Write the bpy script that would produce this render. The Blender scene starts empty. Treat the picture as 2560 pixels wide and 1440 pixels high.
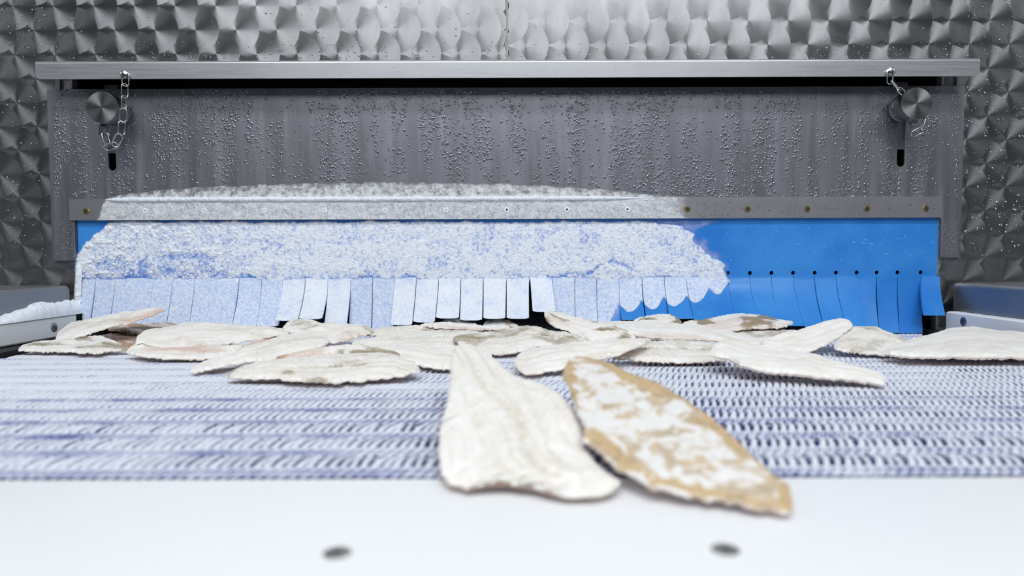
import bpy, math, random
import numpy as np
from mathutils import Matrix, Vector

random.seed(7)
rng = np.random.default_rng(11)
scene = bpy.context.scene
col = scene.collection

# ------------------------------------------------------------------ camera
F = 1707.0                      # focal length in pixels of the 2560 x 1440 frame (24 mm)
CZ = 1.010                      # camera height
BELT = 0.900                    # belt surface height
PITCH = math.radians(2.68)
ROLL = math.radians(0.19)
cam_data = bpy.data.cameras.new('camera')
cam = bpy.data.objects.new('camera', cam_data)
col.objects.link(cam)
cam_data.sensor_width = 36.0
cam_data.lens = 36.0 * F / 2560.0
cam_data.clip_start = 0.02
CAM_M = (Matrix.Translation((-0.0028, 0, CZ)) @ Matrix.Rotation(math.pi / 2 - PITCH, 4, 'X') @ Matrix.Rotation(-ROLL, 4, 'Z'))
cam.matrix_world = CAM_M
cam_data.dof.use_dof = True
cam_data.dof.focus_distance = 0.86
cam_data.dof.aperture_fstop = 5.0
scene.camera = cam

# ------------------------------------------------------------------ world, lamps, added side fills, exposure
world = bpy.data.worlds.new('world')
scene.world = world
world.use_nodes = True
world.node_tree.nodes['Background'].inputs['Color'].default_value = (0.80, 0.88, 1.0, 1)
world.node_tree.nodes['Background'].inputs['Strength'].default_value = 0.30

def area(name, loc, target, sx, sy, power, color=(0.945, 0.975, 1.0)):
    l = bpy.data.lights.new(name, 'AREA')
    l.shape = 'RECTANGLE'; l.size = sx; l.size_y = sy; l.energy = power; l.color = color
    o = bpy.data.objects.new(name, l); col.objects.link(o)
    o.location = loc
    d = Vector(target) - Vector(loc)
    o.rotation_euler = d.to_track_quat('-Z', 'Y').to_euler()
    return o
area('ceiling_or_fill_lamp', (0.0, -0.55, 2.98), (0.0, -0.30, 0.0), 2.2, 0.40, 20)
area('ceiling_or_fill_lamp', (0.1, -1.7, 2.98), (0.1, -0.7, 0.0), 3.4, 1.7, 54)
for sx in (-1, 1):  # added unseen side fills that brighten the wear strips
    area('ceiling_or_fill_lamp', (2.5 * sx, -0.5, 2.98), (1.0 * sx, -0.1, 0.0), 0.6, 2.4, 9)

scene.view_settings.view_transform = 'Standard'
scene.view_settings.look = 'None'
scene.view_settings.gamma = 1.0
scene.view_settings.use_curve_mapping = False
scene.view_settings.exposure = 0.95
scene.cycles.use_denoising = True
scene.cycles.max_bounces = 8

# ------------------------------------------------------------------ helpers
R3 = np.array(CAM_M.to_3x3())
O3 = np.array(CAM_M.translation)

def rays(uv):
    uv = np.asarray(uv, float).reshape(-1, 2)
    d = np.stack([(uv[:, 0] - 1280) / F, -(uv[:, 1] - 720) / F, -np.ones(len(uv))], 1)
    return d @ R3.T

def W(u, v, Y):
    """world point on the vertical plane y = Y seen in direction of a photo coordinate"""
    d = rays([(u, v)])[0]
    return O3 + d * ((Y - O3[1]) / d[1])

def project(P):
    q = (np.asarray(P) - O3) @ R3
    return np.stack([1280 + F * q[..., 0] / -q[..., 2], 720 - F * q[..., 1] / -q[..., 2]], -1)

def X(u, Y=0.948, v=520):
    return float(W(u, v, Y)[0])

def Z(v, Y=0.948):
    return float(W(1275, v, Y)[2])

def hash2(ix, iy, seed):
    n = (ix.astype(np.int64) * 374761393 + iy.astype(np.int64) * 668265263 + seed * 1274126177) & 0x7fffffff
    n = ((n ^ (n >> 13)) * 1274126177) & 0x7fffffff
    return ((n ^ (n >> 16)) & 0xffff) / 65535.0

def vnoise(x, y, seed=0):
    x = np.asarray(x, float); y = np.asarray(y, float)
    ix = np.floor(x); iy = np.floor(y)
    fx = x - ix; fy = y - iy
    fx = fx * fx * (3 - 2 * fx); fy = fy * fy * (3 - 2 * fy)
    ix = ix.astype(np.int64); iy = iy.astype(np.int64)
    a = hash2(ix, iy, seed); b = hash2(ix + 1, iy, seed)
    c = hash2(ix, iy + 1, seed); d = hash2(ix + 1, iy + 1, seed)
    return (a * (1 - fx) + b * fx) * (1 - fy) + (c * (1 - fx) + d * fx) * fy

def fbm(x, y, seed=0, octs=4):
    s = 0; a = 0.5; t = 0
    for k in range(octs):
        s = s + a * vnoise(x, y, seed + k * 17); t += a
        x = np.asarray(x) * 2.03; y = np.asarray(y) * 2.03; a *= 0.5
    return s / t

def sstep(a, b, x):
    t = np.clip((x - a) / (b - a), 0, 1)
    return t * t * (3 - 2 * t)

def mesh_obj(name, verts, faces, mat=None, parent=None, smooth=False, attrs=None, uv=None):
    me = bpy.data.meshes.new(name)
    verts = np.asarray(verts, float)
    if isinstance(faces, np.ndarray):
        me.vertices.add(len(verts)); me.vertices.foreach_set('co', verts.ravel())
        n, k = faces.shape
        me.loops.add(n * k); me.loops.foreach_set('vertex_index', faces.ravel().astype(np.int32))
        me.polygons.add(n)
        me.polygons.foreach_set('loop_start', np.arange(0, n * k, k, dtype=np.int32))
        me.update(calc_edges=True)
    else:
        me.from_pydata([tuple(v) for v in verts], [], [tuple(f) for f in faces])
    if smooth:
        me.polygons.foreach_set('use_smooth', np.ones(len(me.polygons), dtype=bool))
    if attrs:
        for k, a in attrs.items():
            at = me.attributes.new(k, 'FLOAT', 'POINT')
            at.data.foreach_set('value', np.asarray(a, np.float32))
    if uv is not None:
        l = me.uv_layers.new(name='map')
        vi = np.zeros(len(me.loops), np.int32); me.loops.foreach_get('vertex_index', vi)
        l.data.foreach_set('uv', np.asarray(uv, np.float32)[vi].ravel())
    me.validate()
    if mat: me.materials.append(mat)
    o = bpy.data.objects.new(name, me); col.objects.link(o)
    if parent: o.parent = parent
    return o

def tag(o, label=None, cat=None, group=None, kind=None):
    if label: o['label'] = label
    if cat: o['category'] = cat
    if group: o['group'] = group
    if kind: o['kind'] = kind
    return o

def empty(name, loc=(0, 0, 0)):
    o = bpy.data.objects.new(name, None); col.objects.link(o); o.location = loc
    o.empty_display_size = 0.02
    return o

def part(o, parent):
    """parent while keeping world-space mesh coordinates"""
    o.parent = parent
    o.matrix_parent_inverse = Matrix.Translation(parent.location).inverted()
    return o

class MB:
    def __init__(self): self.v = []; self.f = []
    def add(self, v, f):
        b = len(self.v); self.v += [tuple(map(float, p)) for p in v]; self.f += [tuple(i + b for i in q) for q in f]
    def box(self, x0, x1, y0, y1, z0, z1, c=0.0):
        """box, optionally chamfered by c"""
        if c <= 0:
            v = [(x, y, z) for x in (x0, x1) for y in (y0, y1) for z in (z0, z1)]
            self.add(v, [(0, 1, 3, 2), (4, 6, 7, 5), (0, 4, 5, 1), (2, 3, 7, 6), (0, 2, 6, 4), (1, 5, 7, 3)])
            return
        rings = []
        for (z, k) in ((z0, c), (z0 + c, 0), (z1 - c, 0), (z1, c)):
            a, b, d, e = x0 + k, x1 - k, y0 + k, y1 - k
            rings.append([(a + c, d, z), (b - c, d, z), (b, d + c, z), (b, e - c, z), (b - c, e, z), (a + c, e, z), (a, e - c, z), (a, d + c, z)])
        v = [p for r in rings for p in r]; f = []
        for r in range(3):
            for i in range(8):
                j = (i + 1) % 8
                f.append((r * 8 + i, r * 8 + j, r * 8 + 8 + j, r * 8 + 8 + i))
        f.append(tuple(range(7, -1, -1))); f.append(tuple(range(24, 32)))
        self.add(v, f)
    def lathe(self, c, prof, seg=32, axis='y'):
        """prof: (radius, offset along axis); axis y points towards the camera for growing offset"""
        v = []; f = []
        for r, h in prof:
            for i in range(seg):
                a = 2 * math.pi * i / seg
                if axis == 'y': v.append((c[0] + r * math.cos(a), c[1] - h, c[2] + r * math.sin(a)))
                elif axis == 'z': v.append((c[0] + r * math.cos(a), c[1] + r * math.sin(a), c[2] + h))
                else: v.append((c[0] + h, c[1] + r * math.cos(a), c[2] + r * math.sin(a)))
        for k in range(len(prof) - 1):
            for i in range(seg):
                j = (i + 1) % seg
                f.append((k * seg + i, k * seg + j, k * seg + seg + j, k * seg + seg + i))
        f.append(tuple(range(seg - 1, -1, -1)))
        f.append(tuple((len(prof) - 1) * seg + i for i in range(seg)))
        self.add(v, f)
    def prism(self, pts, a, b, plane='xz'):
        """polygon pts in a plane extruded from a to b along the third axis"""
        n = len(pts)
        mk = {'xz': lambda p, h: (p[0], h, p[1]), 'yz': lambda p, h: (h, p[0], p[1]), 'xy': lambda p, h: (p[0], p[1], h)}[plane]
        v = [mk(p, a) for p in pts] + [mk(p, b) for p in pts]
        f = [tuple(range(n)), tuple(range(2 * n - 1, n - 1, -1))]
        for i in range(n):
            j = (i + 1) % n
            f.append((i, n + i, n + j, j))
        self.add(v, f)
    def build(self, name, mat, parent=None, smooth=False):
        o = mesh_obj(name, self.v, self.f, mat, None, smooth)
        import bmesh
        bm = bmesh.new(); bm.from_mesh(o.data); bmesh.ops.recalc_face_normals(bm, faces=bm.faces); bm.to_mesh(o.data); bm.free()
        if smooth:
            o.data.set_sharp_from_angle(angle=math.radians(35))
        if parent: part(o, parent)
        return o

# ------------------------------------------------------------------ materials
class NT:
    def __init__(self, name):
        self.m = bpy.data.materials.new(name); self.m.use_nodes = True
        self.t = self.m.node_tree; self.n = self.t.nodes
        self.b = self.n['Principled BSDF']
    def node(self, typ, ins=None, **kw):
        n = self.n.new(typ)
        for k, v in kw.items(): setattr(n, k, v)
        if ins:
            for k, v in ins.items(): self.set(n.inputs[k], v)
        return n
    def set(self, sock, v):
        if isinstance(v, bpy.types.NodeSocket): self.t.links.new(v, sock)
        else: sock.default_value = v
    def noise(self, scale, detail=4, rough=0.55, vec=None, dist=0.0):
        n = self.node('ShaderNodeTexNoise', {'Scale': scale, 'Detail': detail, 'Roughness': rough, 'Distortion': dist})
        if vec is not None: self.t.links.new(vec, n.inputs['Vector'])
        return n.outputs['Fac']
    def pos(self): return self.node('ShaderNodeNewGeometry').outputs['Position']
    def scaled(self, vec, s):
        return self.node('ShaderNodeMapping', {'Vector': vec, 'Scale': s}).outputs['Vector']
    def attr(self, name): return self.node('ShaderNodeAttribute', attribute_name=name).outputs['Fac']
    def ramp(self, fac, a, b, lo=0.0, hi=1.0):
        n = self.node('ShaderNodeMapRange', {'Value': fac, 'From Min': a, 'From Max': b, 'To Min': lo, 'To Max': hi})
        n.interpolation_type = 'SMOOTHSTEP'
        return n.outputs['Result']
    def math(self, op, a, b=0.0):
        n = self.node('ShaderNodeMath', operation=op); self.set(n.inputs[0], a); self.set(n.inputs[1], b)
        n.use_clamp = False
        return n.outputs[0]
    def mix(self, fac, a, b):
        n = self.node('ShaderNodeMix', data_type='RGBA')
        self.set(n.inputs[0], fac)
        for s, v in ((n.inputs[6], a), (n.inputs[7], b)):
            self.set(s, v if isinstance(v, bpy.types.NodeSocket) else (*v, 1))
        return n.outputs[2]
    def bump(self, h, strength=0.3, dist=0.001, normal=None):
        n = self.node('ShaderNodeBump', {'Height': h, 'Strength': strength, 'Distance': dist})
        if normal is not None: self.t.links.new(normal, n.inputs['Normal'])
        self.t.links.new(n.outputs['Normal'], self.b.inputs['Normal'])
        return n.outputs['Normal']
    def out(self, **kw):
        names = {'color': 'Base Color', 'rough': 'Roughness', 'metal': 'Metallic', 'ior': 'IOR', 'spec': 'Specular IOR Level',
                 'trans': 'Transmission Weight', 'aniso': 'Anisotropic', 'tangent': 'Tangent', 'sss': 'Subsurface Weight', 'coat': 'Coat Weight'}
        for k, v in kw.items():
            s = self.b.inputs[names[k]]
            if isinstance(v, tuple) and len(v) == 3: v = (*v, 1)
            self.set(s, v)
        return self.m

def srgb(r, g, b):
    f = lambda c: (c / 255 / 12.92) if c / 255 <= 0.04045 else ((c / 255 + 0.055) / 1.055) ** 2.4
    return (f(r), f(g), f(b))

def simple(name, c, rough=0.5, metal=0.0, nscale=60, var=0.12, bump=0.0):
    t = NT(name)
    n = t.noise(nscale, 4, vec=t.pos())
    c2 = tuple(x * (1 - var) for x in c)
    if bump: t.bump(n, bump, 0.0005)
    return t.out(color=t.mix(n, c2, c), rough=t.ramp(n, 0.2, 0.8, rough * 0.85, min(1, rough * 1.15)), metal=metal)

M = {}
# engine-turned steel: concentric grooves, direction from the polar map of each disc
t = NT('engine_turned_steel')
tan = t.node('ShaderNodeTangent', direction_type='UV_MAP', uv_map='map').outputs[0]
uvn = t.node('ShaderNodeUVMap', uv_map='map').outputs[0]
sep = t.node('ShaderNodeSeparateXYZ', {'Vector': uvn}).outputs
groove = t.noise(1.0, 3, 0.7, vec=t.node('ShaderNodeCombineXYZ', {'X': t.math('MULTIPLY', sep[0], 1.2), 'Y': t.math('MULTIPLY', sep[1], 70.0)}).outputs[0])
stn = t.noise(9, 5, 0.6, vec=t.scaled(t.pos(), (3, 1, 1)))
t.bump(groove, 0.06, 0.0004)
M['turned'] = t.out(color=t.mix(t.ramp(stn, 0.35, 0.75), (0.29, 0.29, 0.30), (0.385, 0.387, 0.40)), metal=1.0, rough=t.ramp(groove, 0.2, 0.8, 0.26, 0.38), aniso=0.85, tangent=tan)

# satin plate of the hatch, with drip streaks
t = NT('satin_steel_streaked')
p = t.pos()
st1 = t.noise(1, 5, 0.6, vec=t.scaled(p, (75, 1, 4)))
st2 = t.noise(1, 3, 0.6, vec=t.scaled(p, (28, 1, 3)))
br = t.noise(1, 3, 0.7, vec=t.scaled(p, (500, 1, 14)))
k = t.ramp(st1, 0.56, 0.70)
k2 = t.ramp(st2, 0.30, 0.75)
c = t.mix(k2, (0.245, 0.25, 0.278), (0.295, 0.30, 0.33))
c = t.mix(t.math('MULTIPLY', k, 0.35), c, (0.40, 0.41, 0.44))
cond = t.noise(1300, 2, 0.6, vec=p)
wetm = t.ramp(t.noise(1, 4, 0.6, vec=t.scaled(p, (60, 1, 7))), 0.42, 0.62)
t.bump(t.math('ADD', t.math('MULTIPLY', br, 0.15), t.math('MULTIPLY', cond, wetm)), 0.30, 0.0006)
M['panel'] = t.out(color=c, metal=0.85, rough=t.ramp(st1, 0.3, 0.75, 0.36, 0.50))

t = NT('satin_steel')
p = t.pos()
br = t.noise(1, 3, 0.7, vec=t.scaled(p, (14, 14, 420)))
cl = t.noise(14, 4, 0.6, vec=p)
t.bump(br, 0.06, 0.0003)
M['rail'] = t.out(color=t.mix(cl, (0.44, 0.447, 0.47), (0.55, 0.558, 0.58)), metal=0.8, rough=t.ramp(br, 0.2, 0.8, 0.32, 0.44))
M['knob'] = simple('turned_steel', (0.62, 0.63, 0.66), 0.26, 1.0, 90, 0.2)
M['knob_side'] = simple('dark_satin_steel', (0.42, 0.43, 0.46), 0.32, 1.0, 60, 0.2)
M['chain'] = simple('chain_steel', (0.62, 0.62, 0.62), 0.22, 1.0, 120, 0.2)
M['guard'] = simple('brushed_guard_steel', (0.29, 0.30, 0.32), 0.38, 0.75, 25, 0.18, 0.03)
M['screw'] = simple('screw_steel', (0.42, 0.41, 0.38), 0.35, 1.0, 300, 0.3)
M['socket'] = simple('dark_recess', (0.03, 0.03, 0.03), 0.6, 0.0)
M['brass'] = simple('brass_rivet', (0.50, 0.36, 0.14), 0.32, 1.0, 300, 0.3)
M['sealant'] = simple('pale_sealant', (0.42, 0.43, 0.38), 0.6, 0.0)
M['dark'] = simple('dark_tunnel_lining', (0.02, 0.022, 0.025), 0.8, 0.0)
M['gap_black'] = simple('gap_shade_black', (0.015, 0.015, 0.017), 0.6, 0.0)  # stands in for the darkness of gaps and belt holes
M['floor'] = simple('grey_floor', (0.16, 0.17, 0.18), 0.5, 0.0, 3, 0.2)
M['ceiling'] = simple('white_ceiling', (0.62, 0.64, 0.66), 0.6, 0.0, 2, 0.1)
M['sidewall'] = simple('pale_room_wall', (0.70, 0.72, 0.74), 0.5, 0.0, 1.5, 0.2)
M['farwall'] = simple('grey_room_wall', (0.085, 0.092, 0.105), 0.5, 0.0, 1.5, 0.35)

t = NT('white_plastic')
p = t.pos()
n = t.noise(40, 4, 0.6, vec=p); n2 = t.noise(5, 3, 0.6, vec=p)
t.bump(n, 0.12, 0.0006)
M['white'] = t.out(color=t.mix(n2, (0.87, 0.885, 0.90), (0.92, 0.93, 0.94)), rough=0.42)

# frost over blue plastic; 'frost' attribute says how much lies there
def frosted(name, base_mix, rough0, white=(0.88, 0.92, 0.985), speck=srgb(156, 188, 240), fine=1200, metal0=0.0, thr=(0.36, 0.62)):
    t = NT(name)
    p = t.pos()
    a = t.attr('frost')
    n1 = t.noise(fine, 3, 0.65, vec=p)
    n2 = t.noise(fine * 0.22, 4, 0.65, vec=p)
    mixn = t.math('ADD', t.math('MULTIPLY', n1, 0.62), t.math('MULTIPLY', n2, 0.38))
    cov = t.ramp(t.math('ADD', mixn, t.math('MULTIPLY', a, 1.6)), 0.72, 1.0)
    fc = t.mix(t.ramp(mixn, *thr), speck, white)
    fc = t.mix(t.ramp(a, 0.75, 1.25), fc, t.mix(t.ramp(mixn, thr[0] - 0.12, thr[1] - 0.1), speck, white))
    c = t.mix(cov, base_mix(t, p), fc)
    t.bump(t.math('MULTIPLY', mixn, cov), 0.75, 0.0012)
    r = t.ramp(cov, 0, 1, rough0, 0.85)
    return t.out(color=c, rough=r, metal=t.math('MULTIPLY', t.math('SUBTRACT', 1.0, cov), metal0))

def blue(t, p):
    n = t.noise(12, 4, 0.6, vec=p)
    return t.mix(t.ramp(n, 0.3, 0.7), srgb(44, 126, 212), srgb(64, 146, 224))
M['flap'] = frosted('blue_plastic_frosted', blue, 0.30)
def steelish(t, p):
    n = t.noise(30, 4, 0.6, vec=p)
    return t.mix(n, (0.34, 0.34, 0.36), (0.46, 0.46, 0.48))
M['clamp'] = frosted('steel_frosted', steelish, 0.40, white=(0.78, 0.80, 0.83), speck=(0.36, 0.37, 0.40), fine=750, metal0=0.8, thr=(0.38, 0.60))
t = NT('snow')
n = t.noise(500, 4, 0.7, vec=t.pos())
t.bump(n, 0.5, 0.001)
M['snow'] = t.out(color=t.mix(t.ramp(n, 0.3, 0.6), (0.74, 0.81, 0.93), (0.90, 0.93, 0.97)), rough=0.8)
# rime crust: thick where the 'frost' attribute is high
t = NT('rime_crust')
p = t.pos()
a = t.attr('frost')
n1 = t.noise(1500, 3, 0.75, vec=p); n2 = t.noise(330, 4, 0.7, vec=p)
mixn = t.math('ADD', t.math('MULTIPLY', n1, 0.62), t.math('MULTIPLY', n2, 0.38))
f = t.ramp(t.math('ADD', mixn, t.math('MULTIPLY', t.math('SUBTRACT', a, 0.5), 0.50)), 0.335, 0.555)
t.bump(mixn, 0.5, 0.0010)
M['rime'] = t.out(color=t.mix(f, srgb(96, 142, 222), (0.87, 0.915, 0.985)), rough=0.85)
# clear-grey ice with trapped white bubbles
t = NT('cloudy_ice')
p = t.pos()
n1 = t.noise(120, 5, 0.65, vec=p); n2 = t.noise(700, 3, 0.7, vec=p)
mx = t.math('ADD', t.math('MULTIPLY', n1, 0.65), t.math('MULTIPLY', n2, 0.35))
a = t.attr('frost')
f = t.ramp(t.math('ADD', mx, t.math('MULTIPLY', a, 0.22)), 0.44, 0.76)
t.bump(mx, 0.6, 0.0015)
M['ice'] = t.out(color=t.mix(f, (0.12, 0.125, 0.135), (0.80, 0.82, 0.85)), rough=t.ramp(f, 0, 1, 0.12, 0.6), spec=0.7)

t = NT('water')
M['water'] = t.out(color=(0.235, 0.24, 0.265), rough=0.17, ior=1.33, metal=0.75, spec=0.5)
t = NT('water_on_bright_steel')
M['water_light'] = t.out(color=(0.45, 0.455, 0.47), rough=0.12, ior=1.33, metal=0.8)
t = NT('clear_water')
M['clear'] = t.out(color=srgb(84, 152, 226), rough=0.05, ior=1.33, spec=0.7)

# belt plastic: blue with white rime on the raised, upward faces
t = NT('belt_plastic')
p = t.pos()
n1 = t.noise(420, 3, 0.65, vec=p); n2 = t.noise(28, 4, 0.6, vec=p)
a = t.attr('frost')
f = t.ramp(t.math('ADD', t.math('ADD', t.math('MULTIPLY', n1, 0.4), t.math('MULTIPLY', n2, 0.5)), t.math('MULTIPLY', a, 0.60)), 0.58, 0.93)
t.bump(n1, 0.4, 0.0008)
M['belt'] = t.out(color=t.mix(f, srgb(60, 76, 150), (0.74, 0.775, 0.86)), rough=0.6)

# fish
t = NT('fish_flesh')
p = t.pos()
uvs = t.node('ShaderNodeSeparateXYZ', {'Vector': t.node('ShaderNodeUVMap', uv_map='map').outputs[0]}).outputs
stain, pink, skin, rib = t.attr('stain'), t.attr('pink'), t.attr('skin'), t.attr('rib')
nf = t.noise(260, 4, 0.65, vec=p); nm = t.noise(60, 4, 0.6, vec=p); nb = t.noise(46, 5, 0.66, vec=p, dist=0.8); nxl = t.noise(900, 2, 0.6, vec=p)
muscle = t.noise(1, 3, 0.6, vec=t.node('ShaderNodeCombineXYZ', {'X': t.math('MULTIPLY', uvs[0], 16), 'Y': t.math('MULTIPLY', uvs[1], 260)}).outputs[0])
cream = t.mix(t.ramp(nm, 0.3, 0.7), (0.87, 0.835, 0.785), (0.93, 0.915, 0.89))
cream = t.mix(t.math('MULTIPLY', t.ramp(muscle, 0.48, 0.70), 0.55), cream, (0.70, 0.62, 0.51))
cream = t.mix(t.math('MULTIPLY', t.math('MULTIPLY', rib, t.ramp(nf, 0.3, 0.65)), 0.6), cream, (0.58, 0.51, 0.39))
sf = t.ramp(t.math('ADD', t.math('MULTIPLY', nxl, 0.6), t.math('ADD', t.math('MULTIPLY', nf, 0.45), t.math('MULTIPLY', stain, 1.0))), 0.66, 1.45)
c = t.mix(sf, cream, (0.33, 0.27, 0.175))
c = t.mix(t.math('MULTIPLY', pink, t.ramp(nf, 0.1, 0.6, 0.65, 1.0)), c, (0.58, 0.33, 0.22))
sk = t.ramp(t.math('ADD', t.math('MULTIPLY', nb, 0.75), t.math('MULTIPLY', nm, 0.25)), 0.46, 0.545)
sk = t.math('MAXIMUM', sk, t.ramp(t.noise(72, 3, 0.5, vec=p), 0.555, 0.615))
sk2 = t.ramp(t.math('ADD', sk, t.ramp(skin, 0.45, 0.9, -0.25, 1.0)), 0.25, 0.95)
tanc = t.mix(t.ramp(nb, 0.50, 0.68), (0.56, 0.40, 0.22), (0.30, 0.235, 0.16))
tanc = t.mix(t.ramp(nf, 0.35, 0.7), tanc, (0.62, 0.46, 0.28))
skc = t.mix(sk2, (0.80, 0.785, 0.77), tanc)
c = t.mix(t.ramp(skin, 0.02, 0.12), c, skc)
t.bump(t.math('ADD', t.math('MULTIPLY', nf, 0.5), t.math('MULTIPLY', muscle, 0.5)), 0.28, 0.0012)
M['fish'] = t.out(color=c, rough=0.55, spec=0.35, sss=0.06)
t.b.inputs['Subsurface Radius'].default_value = (0.006, 0.004, 0.003)
t.b.inputs['Subsurface Scale'].default_value = 0.5

# ------------------------------------------------------------------ room shell
YP = 0.948        # front face of the hatch panel
YW = 0.951        # face of the engine-turned wall
def struct(name, mb, mat):
    return tag(mb.build(name, mat), kind='structure')
m = MB(); m.box(-4, 4, -5, 3.0, -0.1, 0.0); struct('floor', m, M['floor'])
m = MB(); m.box(-4, 4, -5, 3.0, 3.0, 3.1); struct('ceiling', m, M['ceiling'])
m = MB(); m.box(-4, 4, -5.1, -5.0, 0, 3.0); struct('wall_front', m, M['farwall'])
m = MB(); m.box(-4.1, -4, -5, 3.0, 0, 3.0); struct('wall_left', m, M['sidewall'])
m = MB(); m.box(4, 4.1, -5, 3.0, 0, 3.0); struct('wall_right', m, M['sidewall'])

# back wall: two engine-turned sheets around the hatch opening
wall = tag(empty('wall_back', (0, YW, 0)), kind='structure')
OX0, OX1 = X(187), X(2350)
OZ1 = Z(186)
SEAM = X(1268, v=80)
def sheet(side):
    m = MB()
    b = 0.012
    if side < 0:
        m.box(-3.0, OX0 - 0.0, YW, YW + b, 0.3, 3.0); m.box(OX0, SEAM - 0.0014, YW, YW + b, OZ1, 3.0)
    else:
        m.box(OX1, 3.0, YW, YW + b, 0.3, 3.0); m.box(SEAM + 0.0014, OX1, YW, YW + b, OZ1, 3.0)
    s = m.build('steel_sheet', M['rail'], wall)
    # engine-turned discs, polar map per disc
    PX, PZ, R = 0.0553, 0.0325, 0.0316
    if side < 0: x0, z0 = X(487, v=68), Z(71)
    else: x0, z0 = X(1871, v=52), Z(52)
    x_lo, x_hi = (-0.95, SEAM - 0.0014) if side < 0 else (SEAM + 0.0014, 0.95)
    V = []; FQ = []; UV = []
    SEG = 40
    k = 0
    cells = []
    for r in range(-18, 9):
        for c in range(-40, 41):
            cx = x0 + (c + 0.5 * (r % 2)) * PX; cz = z0 + r * PZ
            if cx < x_lo - R or cx > x_hi + R: continue
            if cz < 0.93 or cz > 1.46: continue
            if OX0 + R < cx < OX1 - R and cz < OZ1 - R: continue
            cells.append((cx, cz))
    cells.sort()
    n = len(cells)
    for i, (cx, cz) in enumerate(cells):
        y = YW - 0.00002 - 0.0009 * (1 - i / n)
        base = len(V)
        for rr in (0.0006, 0.010, 0.021, R):
            for j in range(SEG + 1):
                a = 2 * math.pi * j / SEG
                px = min(max(cx + rr * math.cos(a), x_lo), x_hi); pz = cz + rr * math.sin(a)
                V.append((px, y, pz)); UV.append((8 * j / SEG + i * 0.37, rr / R + i * 1.7))
        for q in range(3):
            for j in range(SEG):
                a0 = base + q * (SEG + 1) + j
                FQ.append((a0, a0 + 1, a0 + SEG + 2, a0 + SEG + 1))
    V = np.array(V); FQ = np.array(FQ)
    # keep only what lies outside the opening
    cen = V[FQ].mean(1)
    keep = ~((cen[:, 0] > OX0 - 0.004) & (cen[:, 0] < OX1 + 0.004) & (cen[:, 2] < OZ1 + 0.002))
    o = mesh_obj('swirl_finish', V, FQ[keep], M['turned'], None, False, uv=np.array(UV))
    part(o, wall); tag(o, kind='stuff')
sheet(-1); sheet(1)
m = MB(); m.box(SEAM - 0.0014, SEAM + 0.0014, YW - 0.0015, YW + 0.01, OZ1, 1.6, 0.0005); m.build('sealant_joint', M['sealant'], wall)
for s in (-1, 1):
    m = MB(); m.box(min(s * 0.64, s * 1.1), max(s * 0.64, s * 1.1), YW - 0.006, YW, Z(714) - 0.004, Z(714) + 0.002, 0.0015); m.build('sealant_joint', M['sealant'], wall)

# tunnel behind the curtain
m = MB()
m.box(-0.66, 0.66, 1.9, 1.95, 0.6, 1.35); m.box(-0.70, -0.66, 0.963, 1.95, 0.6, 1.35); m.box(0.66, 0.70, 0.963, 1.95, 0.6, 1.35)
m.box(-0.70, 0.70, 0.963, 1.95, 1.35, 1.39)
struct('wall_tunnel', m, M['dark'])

# ------------------------------------------------------------------ hatch panel with slots
hatch = tag(empty('hatch_panel', (0, YP, Z(500))), 'grey steel hatch panel covered in water drops behind the knobs', 'panel')
PZ0 = Z(548); PZ1 = Z(219); LEGZ = Z(650)  # top stops short; open slot under the rail imitates its dark reflection
PXL, PXR = X(127), X(2404)
def slot_px(u): return X(u, v=370)
slots = [(slot_px(279.5), Z(423) , Z(300)), (slot_px(2252.5), Z(420), Z(300))]
SR = 0.0053
m = MB()
def plate(m, x0, x1, z0, z1): m.box(x0, x1, YP, YP + 0.0025, z0, z1)
xs = [PXL, slots[0][0] - SR, slots[0][0] + SR, slots[1][0] - SR, slots[1][0] + SR, PXR]
for i in (0, 2, 4): plate(m, xs[i], xs[i + 1], PZ0, PZ1)
for (sx, sz0, sz1) in slots:
    plate(m, sx - SR, sx + SR, sz1, PZ1)
    zc = sz0 + SR
    arc = [(sx + SR * math.cos(a), zc + SR * math.sin(a)) for a in np.linspace(math.pi, 2 * math.pi, 13)]
    m.prism([(sx - SR, PZ0)] + arc[:1] + arc[1:7] + [(sx, PZ0)], YP, YP + 0.0025)
    m.prism([(sx, PZ0)] + arc[6:] + [(sx + SR, PZ0)], YP, YP + 0.0025)
plate(m, PXL, X(187), LEGZ, PZ0); plate(m, X(2352), PXR, LEGZ, PZ0)
plate(m, PXL + 0.012, X(160), PZ1, OZ1 + 0.01); plate(m, X(2383), PXR - 0.008, PZ1, OZ1 + 0.01)
m.build('plate', M['panel'], hatch)
for (sx, sz0, sz1) in slots:
    m = MB(); m.box(sx - 0.009, sx + 0.009, YP + 0.0025, YP + 0.006, sz0 + 0.024, sz1 + 0.05); m.build('slide_bar', M['knob_side'], hatch)
for s, (a, b) in ((0, (135, 187)), (1, (2352, 2398))):
    m = MB(); m.box(X(a), X(b), YP - 0.003, YP, LEGZ + 0.001, Z(552), 0.0006); m.build('leg_plate', M['panel'], hatch)

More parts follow.
